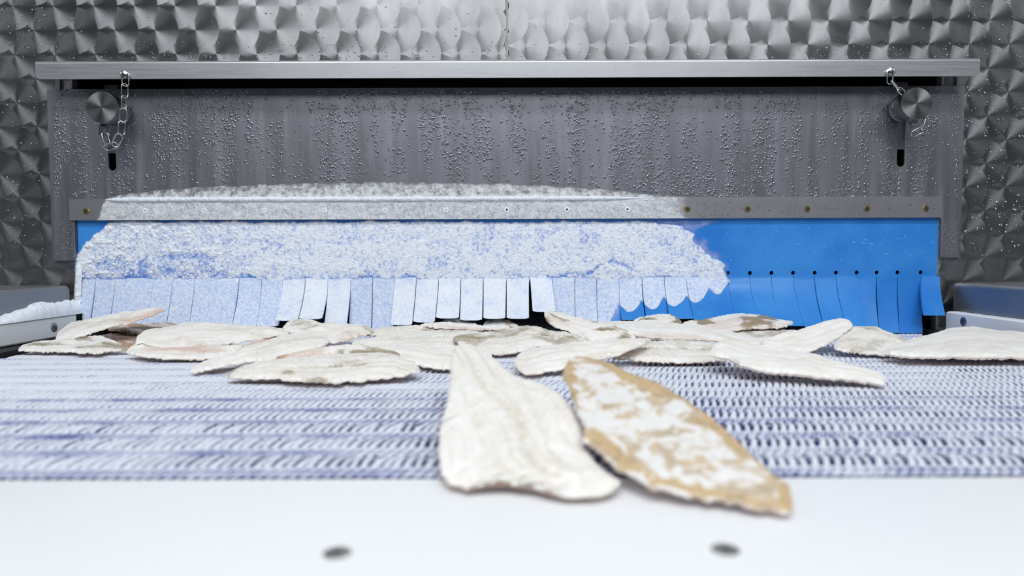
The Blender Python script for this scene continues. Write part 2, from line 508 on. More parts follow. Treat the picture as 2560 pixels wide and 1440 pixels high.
# water drops
def drops(name, pts, radii, ynormal, parent, flat=0.55, mat=None, stretch=None):
    """flattened half spheres on a plane facing the camera"""
    SEG = 7
    prof = [(1.0, 0.0), (0.80, 0.62), (0.42, 0.92)]
    n = len(pts)
    ang = np.arange(SEG) * 2 * np.pi / SEG
    unit = []
    for r, h in prof:
        for a in ang: unit.append((r * math.cos(a), -h * flat, r * math.sin(a)))
    unit.append((0, -flat, 0))
    unit = np.array(unit)
    f = []
    for q in range(2):
        for i in range(SEG):
            j = (i + 1) % SEG
            f += [(q * SEG + i, q * SEG + j, q * SEG + SEG + j), (q * SEG + i, q * SEG + SEG + j, q * SEG + SEG + i)]
    for i in range(SEG): f.append((2 * SEG + i, 2 * SEG + (i + 1) % SEG, 3 * SEG))
    f = np.array(f)
    st = np.ones(n) if stretch is None else stretch
    V = unit[None] * radii[:, None, None]
    V[:, :, 2] *= st[:, None]
    # sagging: lower half fuller
    V = V + pts[:, None, :]
    Fc = f[None] + (np.arange(n) * len(unit))[:, None, None]
    o = mesh_obj(name, V.reshape(-1, 3), Fc.reshape(-1, 3), mat or M['water'], None, True)
    part(o, parent); tag(o, kind='stuff')
    return o

def scatter(n, u0, u1, v0, v1, Y, dens, r0, r1, power=3.0, y=None):
    u = rng.uniform(u0, u1, n); v = rng.uniform(v0, v1, n)
    keep = rng.uniform(0, 1, n) < dens(u, v)
    u, v = u[keep], v[keep]
    d = rays(np.stack([u, v], 1)); P = O3 + d * ((Y - O3[1]) / d[:, 1])[:, None]
    r = r0 + (r1 - r0) * rng.uniform(0, 1, len(u)) ** power
    return P, r

ICE_T = np.array([(255, 499), (300, 487), (400, 475), (520, 467), (680, 460), (800, 457), (900, 455), (1130, 457), (1270, 459), (1400, 467), (1500, 473), (1600, 484), (1700, 492), (1750, 500)], float)
def ice_top(u): return np.interp(u, ICE_T[:, 0], ICE_T[:, 1], 600, 600)
def dens_panel(u, v):
    streak = fbm(u / 26.0 + 0.15 * np.sin(v / 40), v / 170.0, 5, 3)
    streak2 = fbm(u / 60.0, v / 60.0, 9, 3)
    wet = sstep(0.43, 0.56, streak) * (0.35 + 0.65 * sstep(0.35, 0.6, streak2))
    side = np.where((u < 380) | (u > 2050), 0.75, 1.0)
    band = np.where(v < 290, 0.8, 1.0)
    ok = (v < ice_top(u) - 5) & ~((np.abs(u - 279.5) < 18) & (v > 300) & (v < 430)) & ~((np.abs(u - 2252.5) < 18) & (v > 290) & (v < 425))
    return np.clip(wet * side * band + 0.06, 0, 1) * ok
P, r = scatter(38000, 135, 2398, 226, 494, YP, dens_panel, 0.0006, 0.0021, 3.0)
drops('water_drops', P, r, None, hatch, 0.34, stretch=rng.uniform(0.9, 1.5, len(r)))
def dens_leg(u, v): return 0.5 * np.ones_like(u)
P1, r1 = scatter(260, 137, 185, 556, 648, YP - 0.003, dens_leg, 0.0005, 0.0014, 3)
P2, r2 = scatter(220, 2356, 2396, 552, 640, YP - 0.003, dens_leg, 0.0005, 0.0014, 3)
drops('water_drops', np.concatenate([P1, P2]), np.concatenate([r1, r2]), None, hatch, 0.5)
def dens_wall(u, v): return np.where((u < 120) | (u > 2410), 0.5, sstep(90, 146, v) * 0.8 + 0.06)
P, r = scatter(2600, 0, 2560, 5, 146, YW - 0.001, dens_wall, 0.0005, 0.0013, 3)
P2, r2 = scatter(420, 2412, 2560, 200, 640, YW - 0.001, dens_wall, 0.0006, 0.0019, 3)
P3, r3 = scatter(200, 0, 118, 200, 640, YW - 0.001, dens_wall, 0.0005, 0.0014, 3)
drops('water_drops', np.concatenate([P, P2, P3]), np.concatenate([r, r2, r3]), None, wall, 0.35, M['water_light'])

# cloudy ice band growing above the clamp bar
def grid_faces(nx, ny):
    i = np.arange(nx - 1)[:, None]; j = np.arange(ny - 1)[None]
    a = i * ny + j
    return np.stack([a, a + 1, a + ny + 1, a + ny], -1).reshape(-1, 4)
nu, nv = 760, 24
u = np.linspace(262, 1742, nu)[:, None] * np.ones((1, nv))
tt = np.linspace(0, 1, nv)[None] * np.ones((nu, 1))
topv = ice_top(u) + (fbm(u / 30, u * 0, 3, 3) - 0.5) * 6
vv = topv + (500 - topv) * tt
hgt = 0.0004 + 0.0042 * sstep(0, 0.5, tt) * (0.45 + 0.8 * fbm(u / 26, vv / 20, 21, 4)) * sstep(262, 330, u) * sstep(1742, 1640, u)
d = rays(np.stack([u.ravel(), vv.ravel()], 1))
P = O3 + d * ((YP - 0.0003 - hgt.ravel() - O3[1]) / d[:, 1])[:, None]
o = mesh_obj('ice_band', P, grid_faces(nu, nv), M['ice'], None, True, {'frost': tt.ravel()})
part(o, hatch); tag(o, 'cloudy grey ice crust', kind='stuff')

# ------------------------------------------------------------------ drip rail
YR = 0.915
rail = tag(empty('drip_rail', (0, YR, Z(170))), 'long folded steel drip rail above the grey hatch panel', 'rail')
xl, xr = X(88, YR, 175), X(2450, YR, 175)
rz1, rz0 = Z(147.5, YR), Z(194, YR)
m = MB()
c = 0.006
front = [(xl + c, rz0), (xr - c, rz0)]
pts = []
for (cx, cz, a0) in ((xl + c, rz0 + c, math.pi), (xr - c, rz0 + c, 1.5 * math.pi)):
    for q in range(7):
        a = a0 + q * math.pi / 12
        pts.append((cx + c * math.cos(a), cz + c * math.sin(a)))
pts += [(xr, rz1 - 0.004), (xl, rz1 - 0.004)]
m.prism(pts, YR, YR + 0.002)
m.build('front_lip', M['rail'], rail)
m = MB()
prof = []
for q in range(7):
    a = math.pi + 0.0 - q * math.pi / 12
    prof.append((YR + 0.005 + 0.005 * math.cos(a), rz1 - 0.004 + 0.004 * math.sin(a)))
prof += [(YW, rz1 + 0.003), (YW, rz1 + 0.001)] + [(YR + 0.005, rz1 - 0.002), (YR + 0.002, rz1 - 0.004)]
m.prism(prof, xl, xr, 'yz')
o = m.build('top_fold', M['rail'], rail, True)
def dens_rail(u, v): return np.clip(0.18 + 0.8 * sstep(183, 192, v) + 0.35 * sstep(1900, 2300, u), 0, 1)
P, r = scatter(620, 100, 2440, 160, 190, YR, dens_rail, 0.0003, 0.0011, 3)
drops('water_drops', P, r, None, rail, 0.4, M['water_light'], stretch=rng.uniform(0.6, 1.0, len(r)))

# ------------------------------------------------------------------ clamp bar with rivets
YC = YP - 0.003
clamp = tag(empty('clamp_bar', (0, YC, Z(520))), 'flat riveted steel clamp bar half white with frost above the blue curtain', 'bar')
cx0, cx1 = X(177), X(2351)
cz0, cz1 = Z(547.5), Z(495)
nu, nv = 1100, 30
xx = np.linspace(cx0, cx1, nu)[:, None] * np.ones((1, nv)); zz = np.linspace(cz0, cz1, nv)[None] * np.ones((nu, 1))
pp = project(np.stack([xx, np.full_like(xx, YC), zz], -1)); pu, pv = pp[..., 0], pp[..., 1]
lb = 262 - (pv - 497) * 0.35
wob = (fbm(pu / 40, pv / 18, 4, 3) - 0.5)
fr = sstep(-8, 22, pu - lb + wob * 14) * sstep(0, 130, (1745 + wob * 60 + (pv - 520) * 0.4) - pu)
fr = fr * (0.62 + 0.5 * fbm(pu / 30, pv / 14, 8, 3)) + 0.12 * fr * sstep(30, 0, pv - 497)
h = fr * (0.0006 + 0.0012 * fbm(pu / 5, pv / 5, 31, 3))
V = np.stack([xx, YC - 0.0005 - h, zz], -1).reshape(-1, 3)
m = MB(); m.box(cx0, cx1, YC - 0.0004, YP - 0.0001, cz0, cz1)
o = m.build('bar', M['rail'], clamp)
o = mesh_obj('frosted_face', V, grid_faces(nu, nv), M['clamp'], None, True, {'frost': fr.ravel()}); part(o, clamp)
# bead of white frost along the upper edge
nu, nv = 900, 9
uu = np.linspace(268, 1640, nu)[:, None] * np.ones((1, nv)); aa = np.linspace(-0.5, math.pi + 0.5, nv)[None] * np.ones((nu, 1))
xx = (uu - 1275) / 1800.6 - 0.0028
rad = (0.0012 + 0.0034 * fbm(uu / 5, aa * 2.5, 12, 4)) * sstep(268, 300, uu) * sstep(1640, 1480, uu)
V = np.stack([xx, YC - 0.0020 - rad * np.sin(aa) * 1.0, cz1 - 0.001 + rad * np.cos(aa)], -1).reshape(-1, 3)
o = mesh_obj('frost_bead', V, grid_faces(nu, nv), M['snow'], None, True); part(o, clamp); tag(o, 'white frost bead', kind='stuff')
for i, ru in enumerate([216, 364, 512, 661, 812, 963, 1115, 1267, 1417, 1568, 1718, 1868, 2017, 2166, 2314]):
    rx = X(ru, YC); rz = Z(524.5, YC)
    m = MB(); m.lathe((rx, YC, rz), [(0.0042, 0.0), (0.0042, 0.0012), (0.0034, 0.0021), (0.0016, 0.0022), (0.0014, 0.0012)], 20)
    frosty = 300 < ru < 1650
    rv = m.build('rivet', M['snow'] if frosty else M['brass'], clamp, True)
    m = MB(); m.lathe((rx, YC, rz), [(0.0014, 0.0), (0.0013, 0.00225 if not frosty or ru > 1200 else 0.001)], 12)
    o = m.build('rivet_hole', M['socket'], None); o.parent = rv; o.matrix_parent_inverse = rv.matrix_world.inverted() if False else Matrix.Translation(clamp.location).inverted() @ Matrix.Identity(4)
    o.matrix_parent_inverse = Matrix.Identity(4)
def dens_cl(u, v): return np.where((u < 240) | (u > 1740), 0.75, 0.0)
P, r = scatter(2600, 182, 2345, 503, 542, YC - 0.0005, dens_cl, 0.0004, 0.0013, 3)
drops('water_drops', P, r, None, clamp, 0.5)

# ------------------------------------------------------------------ blue strip curtain
YF = 0.951
curtain = tag(empty('strip_curtain', (0, YF, BELT)), 'blue plastic strip curtain caked in white frost at the tunnel mouth', 'curtain')
FX0, FX1 = X(189), X(2350)
def frost_mask(u, v):
    """how much rime lies on the curtain at a photo coordinate (0 none .. 1 thick)"""
    wob = (fbm(u / 22, v / 22, 40, 4) - 0.5)
    lb = np.interp(v, [545, 565, 600, 625, 640, 830], [275, 262, 222, 200, 180, 180]) + wob * 30
    left = sstep(-3, 8, u - lb)
    rb = np.interp(v, [545, 556, 566, 590, 604, 640, 660, 690, 735, 745, 830], [1590, 1640, 1712, 1742, 1738, 1782, 1812, 1818, 1808, 1790, 1790]) + wob * 34
    right = sstep(-3, 10, rb - u)
    # scalloped lower rim on the strips to the right
    ph = ((u - 1548) / 56.0) % 1.0
    scal = 1 - (2 * ph - 1) ** 2
    low = np.interp(u, [1480, 1500, 1548, 1605, 1661, 1718, 1767, 1820], [900, 790, 760, 748, 741, 735, 722, 700])
    low = low + 26 * scal + wob * 14
    bot = np.where(u > 1490, sstep(-3, 6, low - v), 1.0)
    top = sstep(549, 560, v + wob * 14)
    return left * right * bot * top
def frost_thick(u, v):
    t = 0.82 + 0.5 * (fbm(u / 30, v / 26, 50, 4) - 0.5)
    thin_l = sstep(640, 380, u) * sstep(625, 670, v + (fbm(u / 40, v / 40, 52, 3) - 0.5) * 50)
    t = t - 0.28 * thin_l
    t = t + 0.25 * sstep(240, 205, u)
    crack = np.exp(-((v - (672 - 0.02 * (u - 1380) + 60 * (fbm(u / 70, u * 0, 2, 4) - 0.5))) / 5.0) ** 2) * (((u > 1365) & (u < 1600)) * 0.38 + ((u > 380) & (u < 1360)) * 0.25 * fbm(u / 30, v / 30, 3, 2))
    thin_gap = np.exp(-((v - 641) / 9.0) ** 2) * sstep(360, 420, u) * sstep(560, 480, u) * 0.35  # thinner rime in a short band
    return np.clip(t - crack - thin_gap, 0.05, 1.3)

# upper sheet with the punched hole at the head of each free slit
hole_u = [1820, 1875, 1929, 1983, 2037, 2090, 2142, 2192, 2244, 2302]
hz = Z(684.5, YF); zb = hz - 0.0042; zt = Z(535, YF); zm = hz + 0.0042
TH = 0.003
V = []; Fc = []
def quad(a, b, c_, d):
    b0 = len(V); V.extend([a, b, c_, d]); Fc.append((b0, b0 + 1, b0 + 2, b0 + 3))
for yy in (YF, YF + TH):
    quad((FX0, yy, zm), (FX1, yy, zm), (FX1, yy, zt), (FX0, yy, zt))
    xprev = FX0
    for hu in hole_u:
        hx = X(hu, YF, 684); s = 0.0042; hr = 0.0029
        quad((xprev, yy, zb), (hx - s, yy, zb), (hx - s, yy, zm), (xprev, yy, zm))
        sq = []
        for q in range(16):
            a = 2 * math.pi * q / 16
            k = s / max(abs(math.cos(a)), abs(math.sin(a)))
            sq.append(((hx + k * math.cos(a), yy, hz + k * math.sin(a)), (hx + hr * math.cos(a), yy, hz + hr * math.sin(a)), (hx + hr * math.cos(a), YF, hz + hr * math.sin(a)), (hx + hr * math.cos(a), YF + TH, hz + hr * math.sin(a))))
        for q in range(16):
            A, B = sq[q], sq[(q + 1) % 16]
            quad(A[0], B[0], B[1], A[1])
            if yy == YF: quad(A[2], B[2], B[3], A[3])
        xprev = hx + s
    quad((xprev, yy, zb), (FX1, yy, zb), (FX1, yy, zm), (xprev, yy, zm))
for xx in (FX0, FX1): quad((xx, YF, zb), (xx, YF + TH, zb), (xx, YF + TH, zt), (xx, YF, zt))
o = mesh_obj('sheet', V, Fc, M['flap'], None, False, {'frost': np.zeros(len(V))}); part(o, curtain)

# strips: (top left u, top right u, bottom left u, bottom right u, bottom v, bottom depth)
S = [(190, 240, 206, 226, 812, .938), (240, 289, 226, 274, 814, .935), (289, 330, 274, 317, 815, .930), (330, 384, 317, 369, 815, .928), (384, 435, 369, 416, 815, .926),
     (435, 488, 416, 475, 815, .924), (488, 544, 475, 526, 816, .922), (544, 598, 526, 582, 816, .918), (598, 654, 582, 641, 816, .916), (654, 706, 641, 697, 816, .916),
     (706, 763, 688, 746, 802, .905), (763, 820, 747, 806, 798, .902), (820, 877, 810, 868, 811, .912), (877, 931, 872, 928, 826, .930), (931, 986, 930, 984, 827, .930),
     (986, 1041, 976, 1031, 813, .915), (1041, 1097, 1032, 1088, 806, .912), (1097, 1152, 1089, 1148, 796, .906), (1152, 1208, 1149, 1206, 801, .910), (1208, 1266, 1208, 1264, 797, .908),
     (1266, 1323, 1266, 1323, 797, .906), (1325, 1380, 1331, 1390, 780, .888), (1380, 1437, 1386, 1438, 806, .925), (1437, 1492, 1438, 1494, 807, .925), (1492, 1548, 1494, 1553, 807, .922),
     (1548, 1605, 1554, 1614, 800, .908), (1605, 1661, 1616, 1674, 802, .905), (1661, 1715, 1674, 1734, 797, .902), (1715, 1767, 1735, 1790, 803, .903), (1767, 1820, 1790, 1844, 804, .903),
     (1820, 1875, 1844, 1898, 805, .904), (1875, 1929, 1898, 1952, 809, .904), (1929, 1983, 1952, 2011, 815, .904), (1983, 2037, 2011, 2061, 818, .906), (2037, 2090, 2061, 2118, 820, .908),
     (2090, 2142, 2118, 2173, 823, .907), (2142, 2192, 2160, 2200, 826, .918), (2192, 2244, 2200, 2248, 832, .937), (2244, 2303, 2248, 2308, 833, .940), (2304, 2351, 2310, 2364, 789, .915)]
for i, (a, b, c_, d_, vb, yb) in enumerate(S):
    nu, nv = 16, 44
    gap = 0.00012 if i < 8 else (0.0004 if i < 28 else 0.00022)
    TLx, TRx = X(a, YF, 690) + gap, X(b, YF, 690) - gap
    BL = W(c_, vb, yb); BR = W(d_, vb, yb)
    if i == 0: TLx = FX0
    BL[0] += gap; BR[0] -= gap
    s = np.linspace(0, 1, nv)[None] * np.ones((nu, 1)); q = np.linspace(0, 1, nu)[:, None] * np.ones((1, nv))
    jit = random.uniform(-0.0015, 0.0015)
    Xl = TLx + (BL[0] - TLx) * s; Xr = TRx + (BR[0] - TRx) * s
    x = Xl + (Xr - Xl) * q
    zbot = BL[2] + (BR[2] - BL[2]) * q + (0.0016 * (2 * q - 1) ** 4 if a < 1545 else 0)
    z = zb + (zbot - zb) * s
    y = YF + (yb - YF) * s ** (1.45 if i >= 8 else 1.2) + jit * s * (1 - s) * 4 + (q - 0.5) * random.uniform(-0.003, 0.003) * s
    p2 = project(np.stack([x, y, z], -1))
    fm = frost_mask(p2[..., 0], p2[..., 1]); ft = frost_thick(p2[..., 0], p2[..., 1])
    if 690 < a < 870 or 980 < a < 1380: ft = ft + 0.30
    fr = fm * ft
    hh = fm * (0.0006 + 0.0007 * fbm(p2[..., 0] / 4, p2[..., 1] / 4, 60, 3)) * np.clip(ft, 0.2, 1.2)
    y_f = y - hh * sstep(0.0, 0.16, s)
    V = [np.stack([x, y_f, z], -1).reshape(-1, 3), np.stack([x, y + TH, z], -1).reshape(-1, 3)]
    n0 = nu * nv
    g = grid_faces(nu, nv)
    faces = [g, g[:, ::-1] + n0]
    idx = np.arange(n0).reshape(nu, nv)
    for e in (idx[0], idx[-1], idx[:, 0], idx[:, -1]):
        faces.append(np.stack([e[:-1], e[1:], e[1:] + n0, e[:-1] + n0], -1))
    frv = np.concatenate([fr.ravel(), (fr * 0.7).ravel()])
    o = mesh_obj('strip', np.concatenate(V), np.concatenate(faces), M['flap'], None, True, {'frost': frv})
    o.data.set_sharp_from_angle(angle=math.radians(50)); part(o, curtain)

# rime crust over the sheet
us = np.arange(186, 1846, 1.15); vs = np.arange(549, 720, 1.15)
nu, nv = len(us), len(vs)
u = us[:, None] * np.ones((1, nv)); v = vs[None] * np.ones((nu, 1))
fm = frost_mask(u, v); ft = frost_thick(u, v)
clump = np.maximum(0, fbm(u / 11, v / 11, 70, 4) - 0.5) * 2
lump_w = 0.35 + 0.9 * sstep(900, 300, u)
fm = fm * sstep(706, 694, v + (fbm(u / 9, v / 9, 77, 3) - 0.5) * 16 + (fbm(u / 45, v * 0, 78, 2) - 0.5) * 30)
h = (1 - 0.6 * sstep(672, 696, v)) * fm * ft * (0.0012 + 0.0016 * fbm(u / 2.6, v / 2.6, 71, 3) + 0.0036 * clump * lump_w) - 0.0006 * (1 - fm)
fr = fm * ft * (0.35 + 0.65 * fbm(u / 6, v / 6, 75, 3)) + clump * 0.35 * fm
d = rays(np.stack([u.ravel(), v.ravel()], 1))
P = O3 + d * ((YF - 0.0002 - h.ravel() - O3[1]) / d[:, 1])[:, None]
fc = grid_faces(nu, nv)
kp = fm.ravel()[fc].max(1) > 0.08
used = np.unique(fc[kp]); remap = np.zeros(nu * nv, np.int64); remap[used] = np.arange(len(used))
o = mesh_obj('frost_crust', P[used], remap[fc[kp]], M['rime'], None, True, {'frost': fr.ravel()[used]})
part(o, curtain); tag(o, 'white rime crust', kind='stuff')
def dens_pel(u, v): return frost_mask(u, v) * (0.12 + 0.8 * sstep(760, 300, u) * sstep(0.4, 0.65, fbm(u / 40, v / 30, 91, 3)) + 0.35 * np.exp(-((v - 684) / 8.0) ** 2))
P, r = scatter(2300, 205, 1700, 566, 694, YF - 0.002, dens_pel, 0.0005, 0.0019, 3)
o = drops('frost_pellets', P, r, None, curtain, 0.8, M['snow'])
o['label'] = 'white frost pellets'
us = np.arange(1560, 1860, 3.0); vs = np.arange(551, 700, 3.0)
nu, nv = len(us), len(vs)
u = us[:, None] * np.ones((1, nv)); v = vs[None] * np.ones((nu, 1))
wob = fbm(u / 30, v / 30, 140, 4) - 0.5
rb2 = np.interp(v, [545, 556, 566, 575, 600, 640, 660, 700], [1800, 1790, 1760, 1735, 1765, 1805, 1826, 1820]) + wob * 50
ff = sstep(-4, 26, rb2 - u)
d = rays(np.stack([u.ravel(), v.ravel()], 1))
P = O3 + d * ((YF - 0.0003 - O3[1]) / d[:, 1])[:, None]
fc = grid_faces(nu, nv); fc = fc[ff.ravel()[fc].max(1) > 0.02]
used = np.unique(fc); remap = np.zeros(nu * nv, np.int64); remap[used] = np.arange(len(used))
t = NT('thin_ice_film')
al = t.math('MULTIPLY', t.attr('frost'), t.ramp(t.noise(90, 4, 0.6, vec=t.pos()), 0.3, 0.7, 0.25, 0.75))
t.set(t.b.inputs['Alpha'], al)
M['film'] = t.out(color=srgb(176, 192, 240), rough=0.25)
o = mesh_obj('ice_film', P[used], remap[fc], M['film'], None, True, {'frost': ff.ravel()[used]})
part(o, curtain); tag(o, 'thin lavender ice film', kind='stuff')
# drops on the bare blue end
def dens_fl(u, v): return np.where((u > 1800) & (u < 2340), 0.25 + 0.6 * fbm(u / 60, v / 40, 5, 3), 0) * sstep(690, 600, v)
P, r = scatter(700, 1800, 2340, 556, 676, YF, dens_fl, 0.0004, 0.0022, 5)
drops('water_drops', P, r, None, curtain, 0.35, M['clear'])

# ------------------------------------------------------------------ locking knobs and chains
def knob(u, v, label):
    base = W(u, v, YP); c0 = (base[0], YP, base[2])
    k = tag(empty('locking_knob', (c0[0], YP, c0[2])), label, 'knob')
    m = MB(); m.lathe(c0, [(0.0125, 0.0), (0.0125, 0.006), (0.0165, 0.0065), (0.0175, 0.008), (0.0175, 0.011), (0.0165, 0.0125), (0.012, 0.013)], 40); m.build('collar', M['knob_side'], k, True)
    m = MB(); m.lathe(c0, [(0.0150, 0.012), (0.0150, 0.024), (0.0146, 0.0245)], 40); m.build('shaft', M['knob_side'], k, True)
    # head with a concentric turned face
    V = []; Fq = []; UV = []
    prof = [(0.0155, 0.024), (0.0201, 0.0245), (0.0206, 0.0255), (0.0206, 0.0430), (0.0199, 0.0440), (0.0120, 0.0441), (0.0060, 0.0441), (0.0004, 0.0441)]
    SEG = 48
    for r, h in prof:
        for j in range(SEG + 1):
            a = 2 * math.pi * j / SEG
            V.append((c0[0] + r * math.cos(a), YP - h, c0[2] + r * math.sin(a))); UV.append((8 * j / SEG, r * 30 + h * 20))
    for q in range(len(prof) - 1):
        for j in range(SEG):
            a0 = q * (SEG + 1) + j
            Fq.append((a0, a0 + 1, a0 + SEG + 2, a0 + SEG + 1))
    o = mesh_obj('head', V, np.array(Fq), M['turned'], None, True, uv=np.array(UV)); o.data.set_sharp_from_angle(angle=math.radians(40)); part(o, k)
    return k, c0
kl, kc_l = knob(302, 285, 'round steel locking knob left of the panel, chain hanging down beside it')
kr, kc_r = knob(2245, 276, 'round steel locking knob at the right, chain passing behind its head')
def tabplate(k, u, v, Y, s, rot):
    c0 = W(u, v, Y)
    m = MB()
    pts = []
    R = 0.0022
    for q in range(16):
        a = 2 * math.pi * q / 16
        kk = s / max(abs(math.cos(a)), abs(math.sin(a)))
        pts.append((kk * math.cos(a), kk * math.sin(a), R * math.cos(a), R * math.sin(a)))
    cs, sn = math.cos(rot), math.sin(rot)
    tr = lambda x, z, y: (c0[0] + x * cs - z * sn, y, c0[2] + x * sn + z * cs)
    for q in range(16):
        a, b = pts[q], pts[(q + 1) % 16]
        v4 = [tr(a[0], a[1], Y), tr(b[0], b[1], Y), tr(b[2], b[3], Y), tr(a[2], a[3], Y)]
        w4 = [(p[0], Y + 0.0015, p[2]) for p in v4]
        m.add(v4 + w4, [(0, 1, 2, 3), (7, 6, 5, 4), (0, 4, 5, 1), (3, 2, 6, 7)])
    m.box(c0[0] - 0.004, c0[0] + 0.004, Y, Y + 0.0015, c0[2] + s * 0.8, c0[2] + s + 0.012)
    m.build('chain_tab', M['knob'], k)
tabplate(kl, 260, 325, 0.915, 0.0072, -0.05)
tabplate(kr, 2284, 311, 0.915, 0.0072, 0.0)

def link_mesh(L=0.0185, Wd=0.0085, r=0.00085):
    path = []
    hl = L / 2 - Wd / 2; hw = Wd / 2
    for q in range(9):
        a = math.pi * q / 8; path.append((hw * math.cos(a), hl + hw * math.sin(a)))
    for q in range(9):
        a = math.pi + math.pi * q / 8; path.append((hw * math.cos(a), -hl + hw * math.sin(a)))
    n = len(path); V = []; Fq = []
    for i, (x, z) in enumerate(path):
        px, pz = path[i - 1]; qx, qz = path[(i + 1) % n]
        tx, tz = qx - px, qz - pz; l = math.hypot(tx, tz); nx, nz = tz / l, -tx / l
        for k in range(8):
            a = 2 * math.pi * k / 8
            V.append((x + nx * r * math.cos(a), r * math.sin(a), z + nz * r * math.cos(a)))
    for i in range(n):
        for k in range(8):
            j = (i + 1) % n; l = (k + 1) % 8
            Fq.append((i * 8 + k, i * 8 + l, j * 8 + l, j * 8 + k))
    me = bpy.data.meshes.new('link'); me.from_pydata(V, [], Fq); me.materials.append(M['chain'])
    me.polygons.foreach_set('use_smooth', np.ones(len(me.polygons), dtype=bool))
    return me
LINK = link_mesh()
def chain(label, rivet_uv, links):
    p0 = W(*rivet_uv, YR - 0.002)
    ch = tag(empty('chain', p0), label, 'chain', 'retaining chains on the drip rail')
    for (u, v, Y, tilt, twist) in links:
        o = bpy.data.objects.new('link', LINK); col.objects.link(o)
        o.parent = ch
        P = W(u, v, Y) - p0
        o.matrix_basis = Matrix.Translation(P) @ Matrix.Rotation(math.radians(tilt), 4, 'Y') @ Matrix.Rotation(math.radians(twist), 4, 'Z')
    m = MB(); m.lathe(p0, [(0.0046, -0.0022), (0.0046, 0.0), (0.0030, 0.0006), (0.0030, 0.003), (0.0050, 0.0032), (0.0050, 0.0042), (0.0030, 0.0052), (0.0012, 0.0053)], 20)
    m.build('rivet', M['chain'], ch, True)
    return ch
chain('short steel chain hanging from the rail beside the left knob', (312.5, 188), [
    (313.5, 198, .910, 0, 8), (312, 227, .908, 2, 60), (310, 256, .907, 3, 80), (308, 288, .906, 3, 15), (304, 320, .907, 6, 55), (293, 351, .908, 28, 25), (277, 366, .909, 76, 30), (265, 348, .9105, -14, 65)])
chain('short steel chain slanting from the rail to behind the right knob', (2225, 180), [
    (2225, 193, .910, 0, 10), (2238, 214, .912, -42, 70), (2257, 232, .915, -48, 20), (2276, 251, .920, -45, 70), (2295, 272, .924, -40, 20), (2307, 295, .920, -10, 70), (2308, 312, .911, 12, 75), (2294, 330, .909, 62, 20)])

# ------------------------------------------------------------------ side guards, wear strips, snow
for s, lab, lab2 in ((-1, 'smooth grey steel side guard left of the belt, behind the snow', 'white plastic wear strip left of the belt with snow heaped on it'),
                     (1, 'smooth grey steel side guard right of the belt beside the blue curtain end', 'white plastic wear strip right of the belt under the bare blue strip')):
    gx = -0.611 if s < 0 else 0.604
    g = tag(empty('side_guard', (gx, 0.5, CZ - 0.077)), lab, 'guard')
    r = 0.007
    x0, x1 = (gx - 0.16, gx) if s < 0 else (gx, gx + 0.16)
    zt_, zb_ = CZ - 0.0385, CZ - 0.0765
    prof = [(x0, zb_), (x1, zb_)]
    if s < 0:
        prof = [(x0, zb_), (gx, zb_)] + [(gx - r + r * math.cos(a), zt_ - r + r * math.sin(a)) for a in np.linspace(0, math.pi / 2, 7)] + [(x0, zt_)]
    else:
        prof = [(x1, zb_), (gx, zb_)] + [(gx + r - r * math.cos(a), zt_ - r + r * math.sin(a)) for a in np.linspace(0, math.pi / 2, 7)] + [(x1, zt_)]
    m = MB(); m.prism(prof, 0.05, 0.937); m.build('body', M['guard'], g, True)
    wx0, wx1 = (gx - 0.03, -0.597) if s < 0 else (0.589, gx + 0.03)
    w = tag(empty('wear_strip', ((wx0 + wx1) / 2, 0.5, CZ - 0.105)), lab2, 'strip')
    m = MB(); m.box(wx0, wx1, 0.05, 0.930, CZ - 0.1045, CZ - 0.0770, 0.002); m.build('body', M['white'], w)
    for (su, sv) in (((135, 818),) if s < 0 else ((2409, 804),)):
        d = rays([(su, sv)])[0]; ix = wx1 if s < 0 else wx0
        P = O3 + d * ((ix - O3[0]) / d[0])
        m = MB(); sg = 1 if s < 0 else -1
        m.lathe(P, [(0.0062, -0.001 * sg), (0.0062, 0.0004 * sg), (0.0056, 0.0007 * sg), (0.0024, 0.0007 * sg), (0.0022, 0.0004 * sg)], 24, 'x'); sc = m.build('screw', M['screw'], w, True)
        m = MB(); m.lathe(P, [(0.0023, -0.0005 * sg), (0.0022, 0.0008 * sg)], 6, 'x'); o = m.build('socket', M['socket'], None); o.parent = sc
    # black strip added in place of the dark gap beside the belt
    m = MB(); m.box(min(wx0, s * 0.572), max(wx1, s * 0.572), 0.05, 1.2, 0.80, CZ - 0.1055); tag(m.build('gap_strip', M['gap_black']), ('black stand-in for the dark gap along the left side of the belt' if s < 0 else 'black stand-in for the dark gap along the right side of the belt'), 'rail')

# snow heap on the left wear strip and rime in the corner
snow = tag(empty('snow_heap', (-0.60, 0.88, CZ - 0.077)), 'loose white snow heaped on the left wear strip and corner', 'snow', kind='stuff')
nu, nv = 170, 40
yy = np.linspace(0.74, 0.944, nu)[:, None] * np.ones((1, nv)); xx = np.linspace(-0.6108, -0.5955, nv)[None] * np.ones((nu, 1))
hm = sstep(0.75, 0.88, yy) * 0.019 * (0.7 + 0.4 * fbm(yy / 0.03, xx * 0, 80, 2))
across = (xx + 0.6108) / 0.0153
hm = hm * np.sqrt(np.clip(1 - (across * 1.02) ** 2, 0, 1)) + 0.0055 * (fbm(yy / 0.006, xx / 0.004, 81, 4) - 0.4) * sstep(0.74, 0.8, yy) * sstep(1.05, 0.7, across)
V = np.stack([xx + 0.0012 * (fbm(yy / 0.005, xx / 0.005, 83, 3) - 0.5), yy, CZ - 0.0772 + hm], -1).reshape(-1, 3)
o = mesh_obj('snow_bank', V, grid_faces(nu, nv), M['snow'], None, True); part(o, snow)
nu, nv = 150, 26
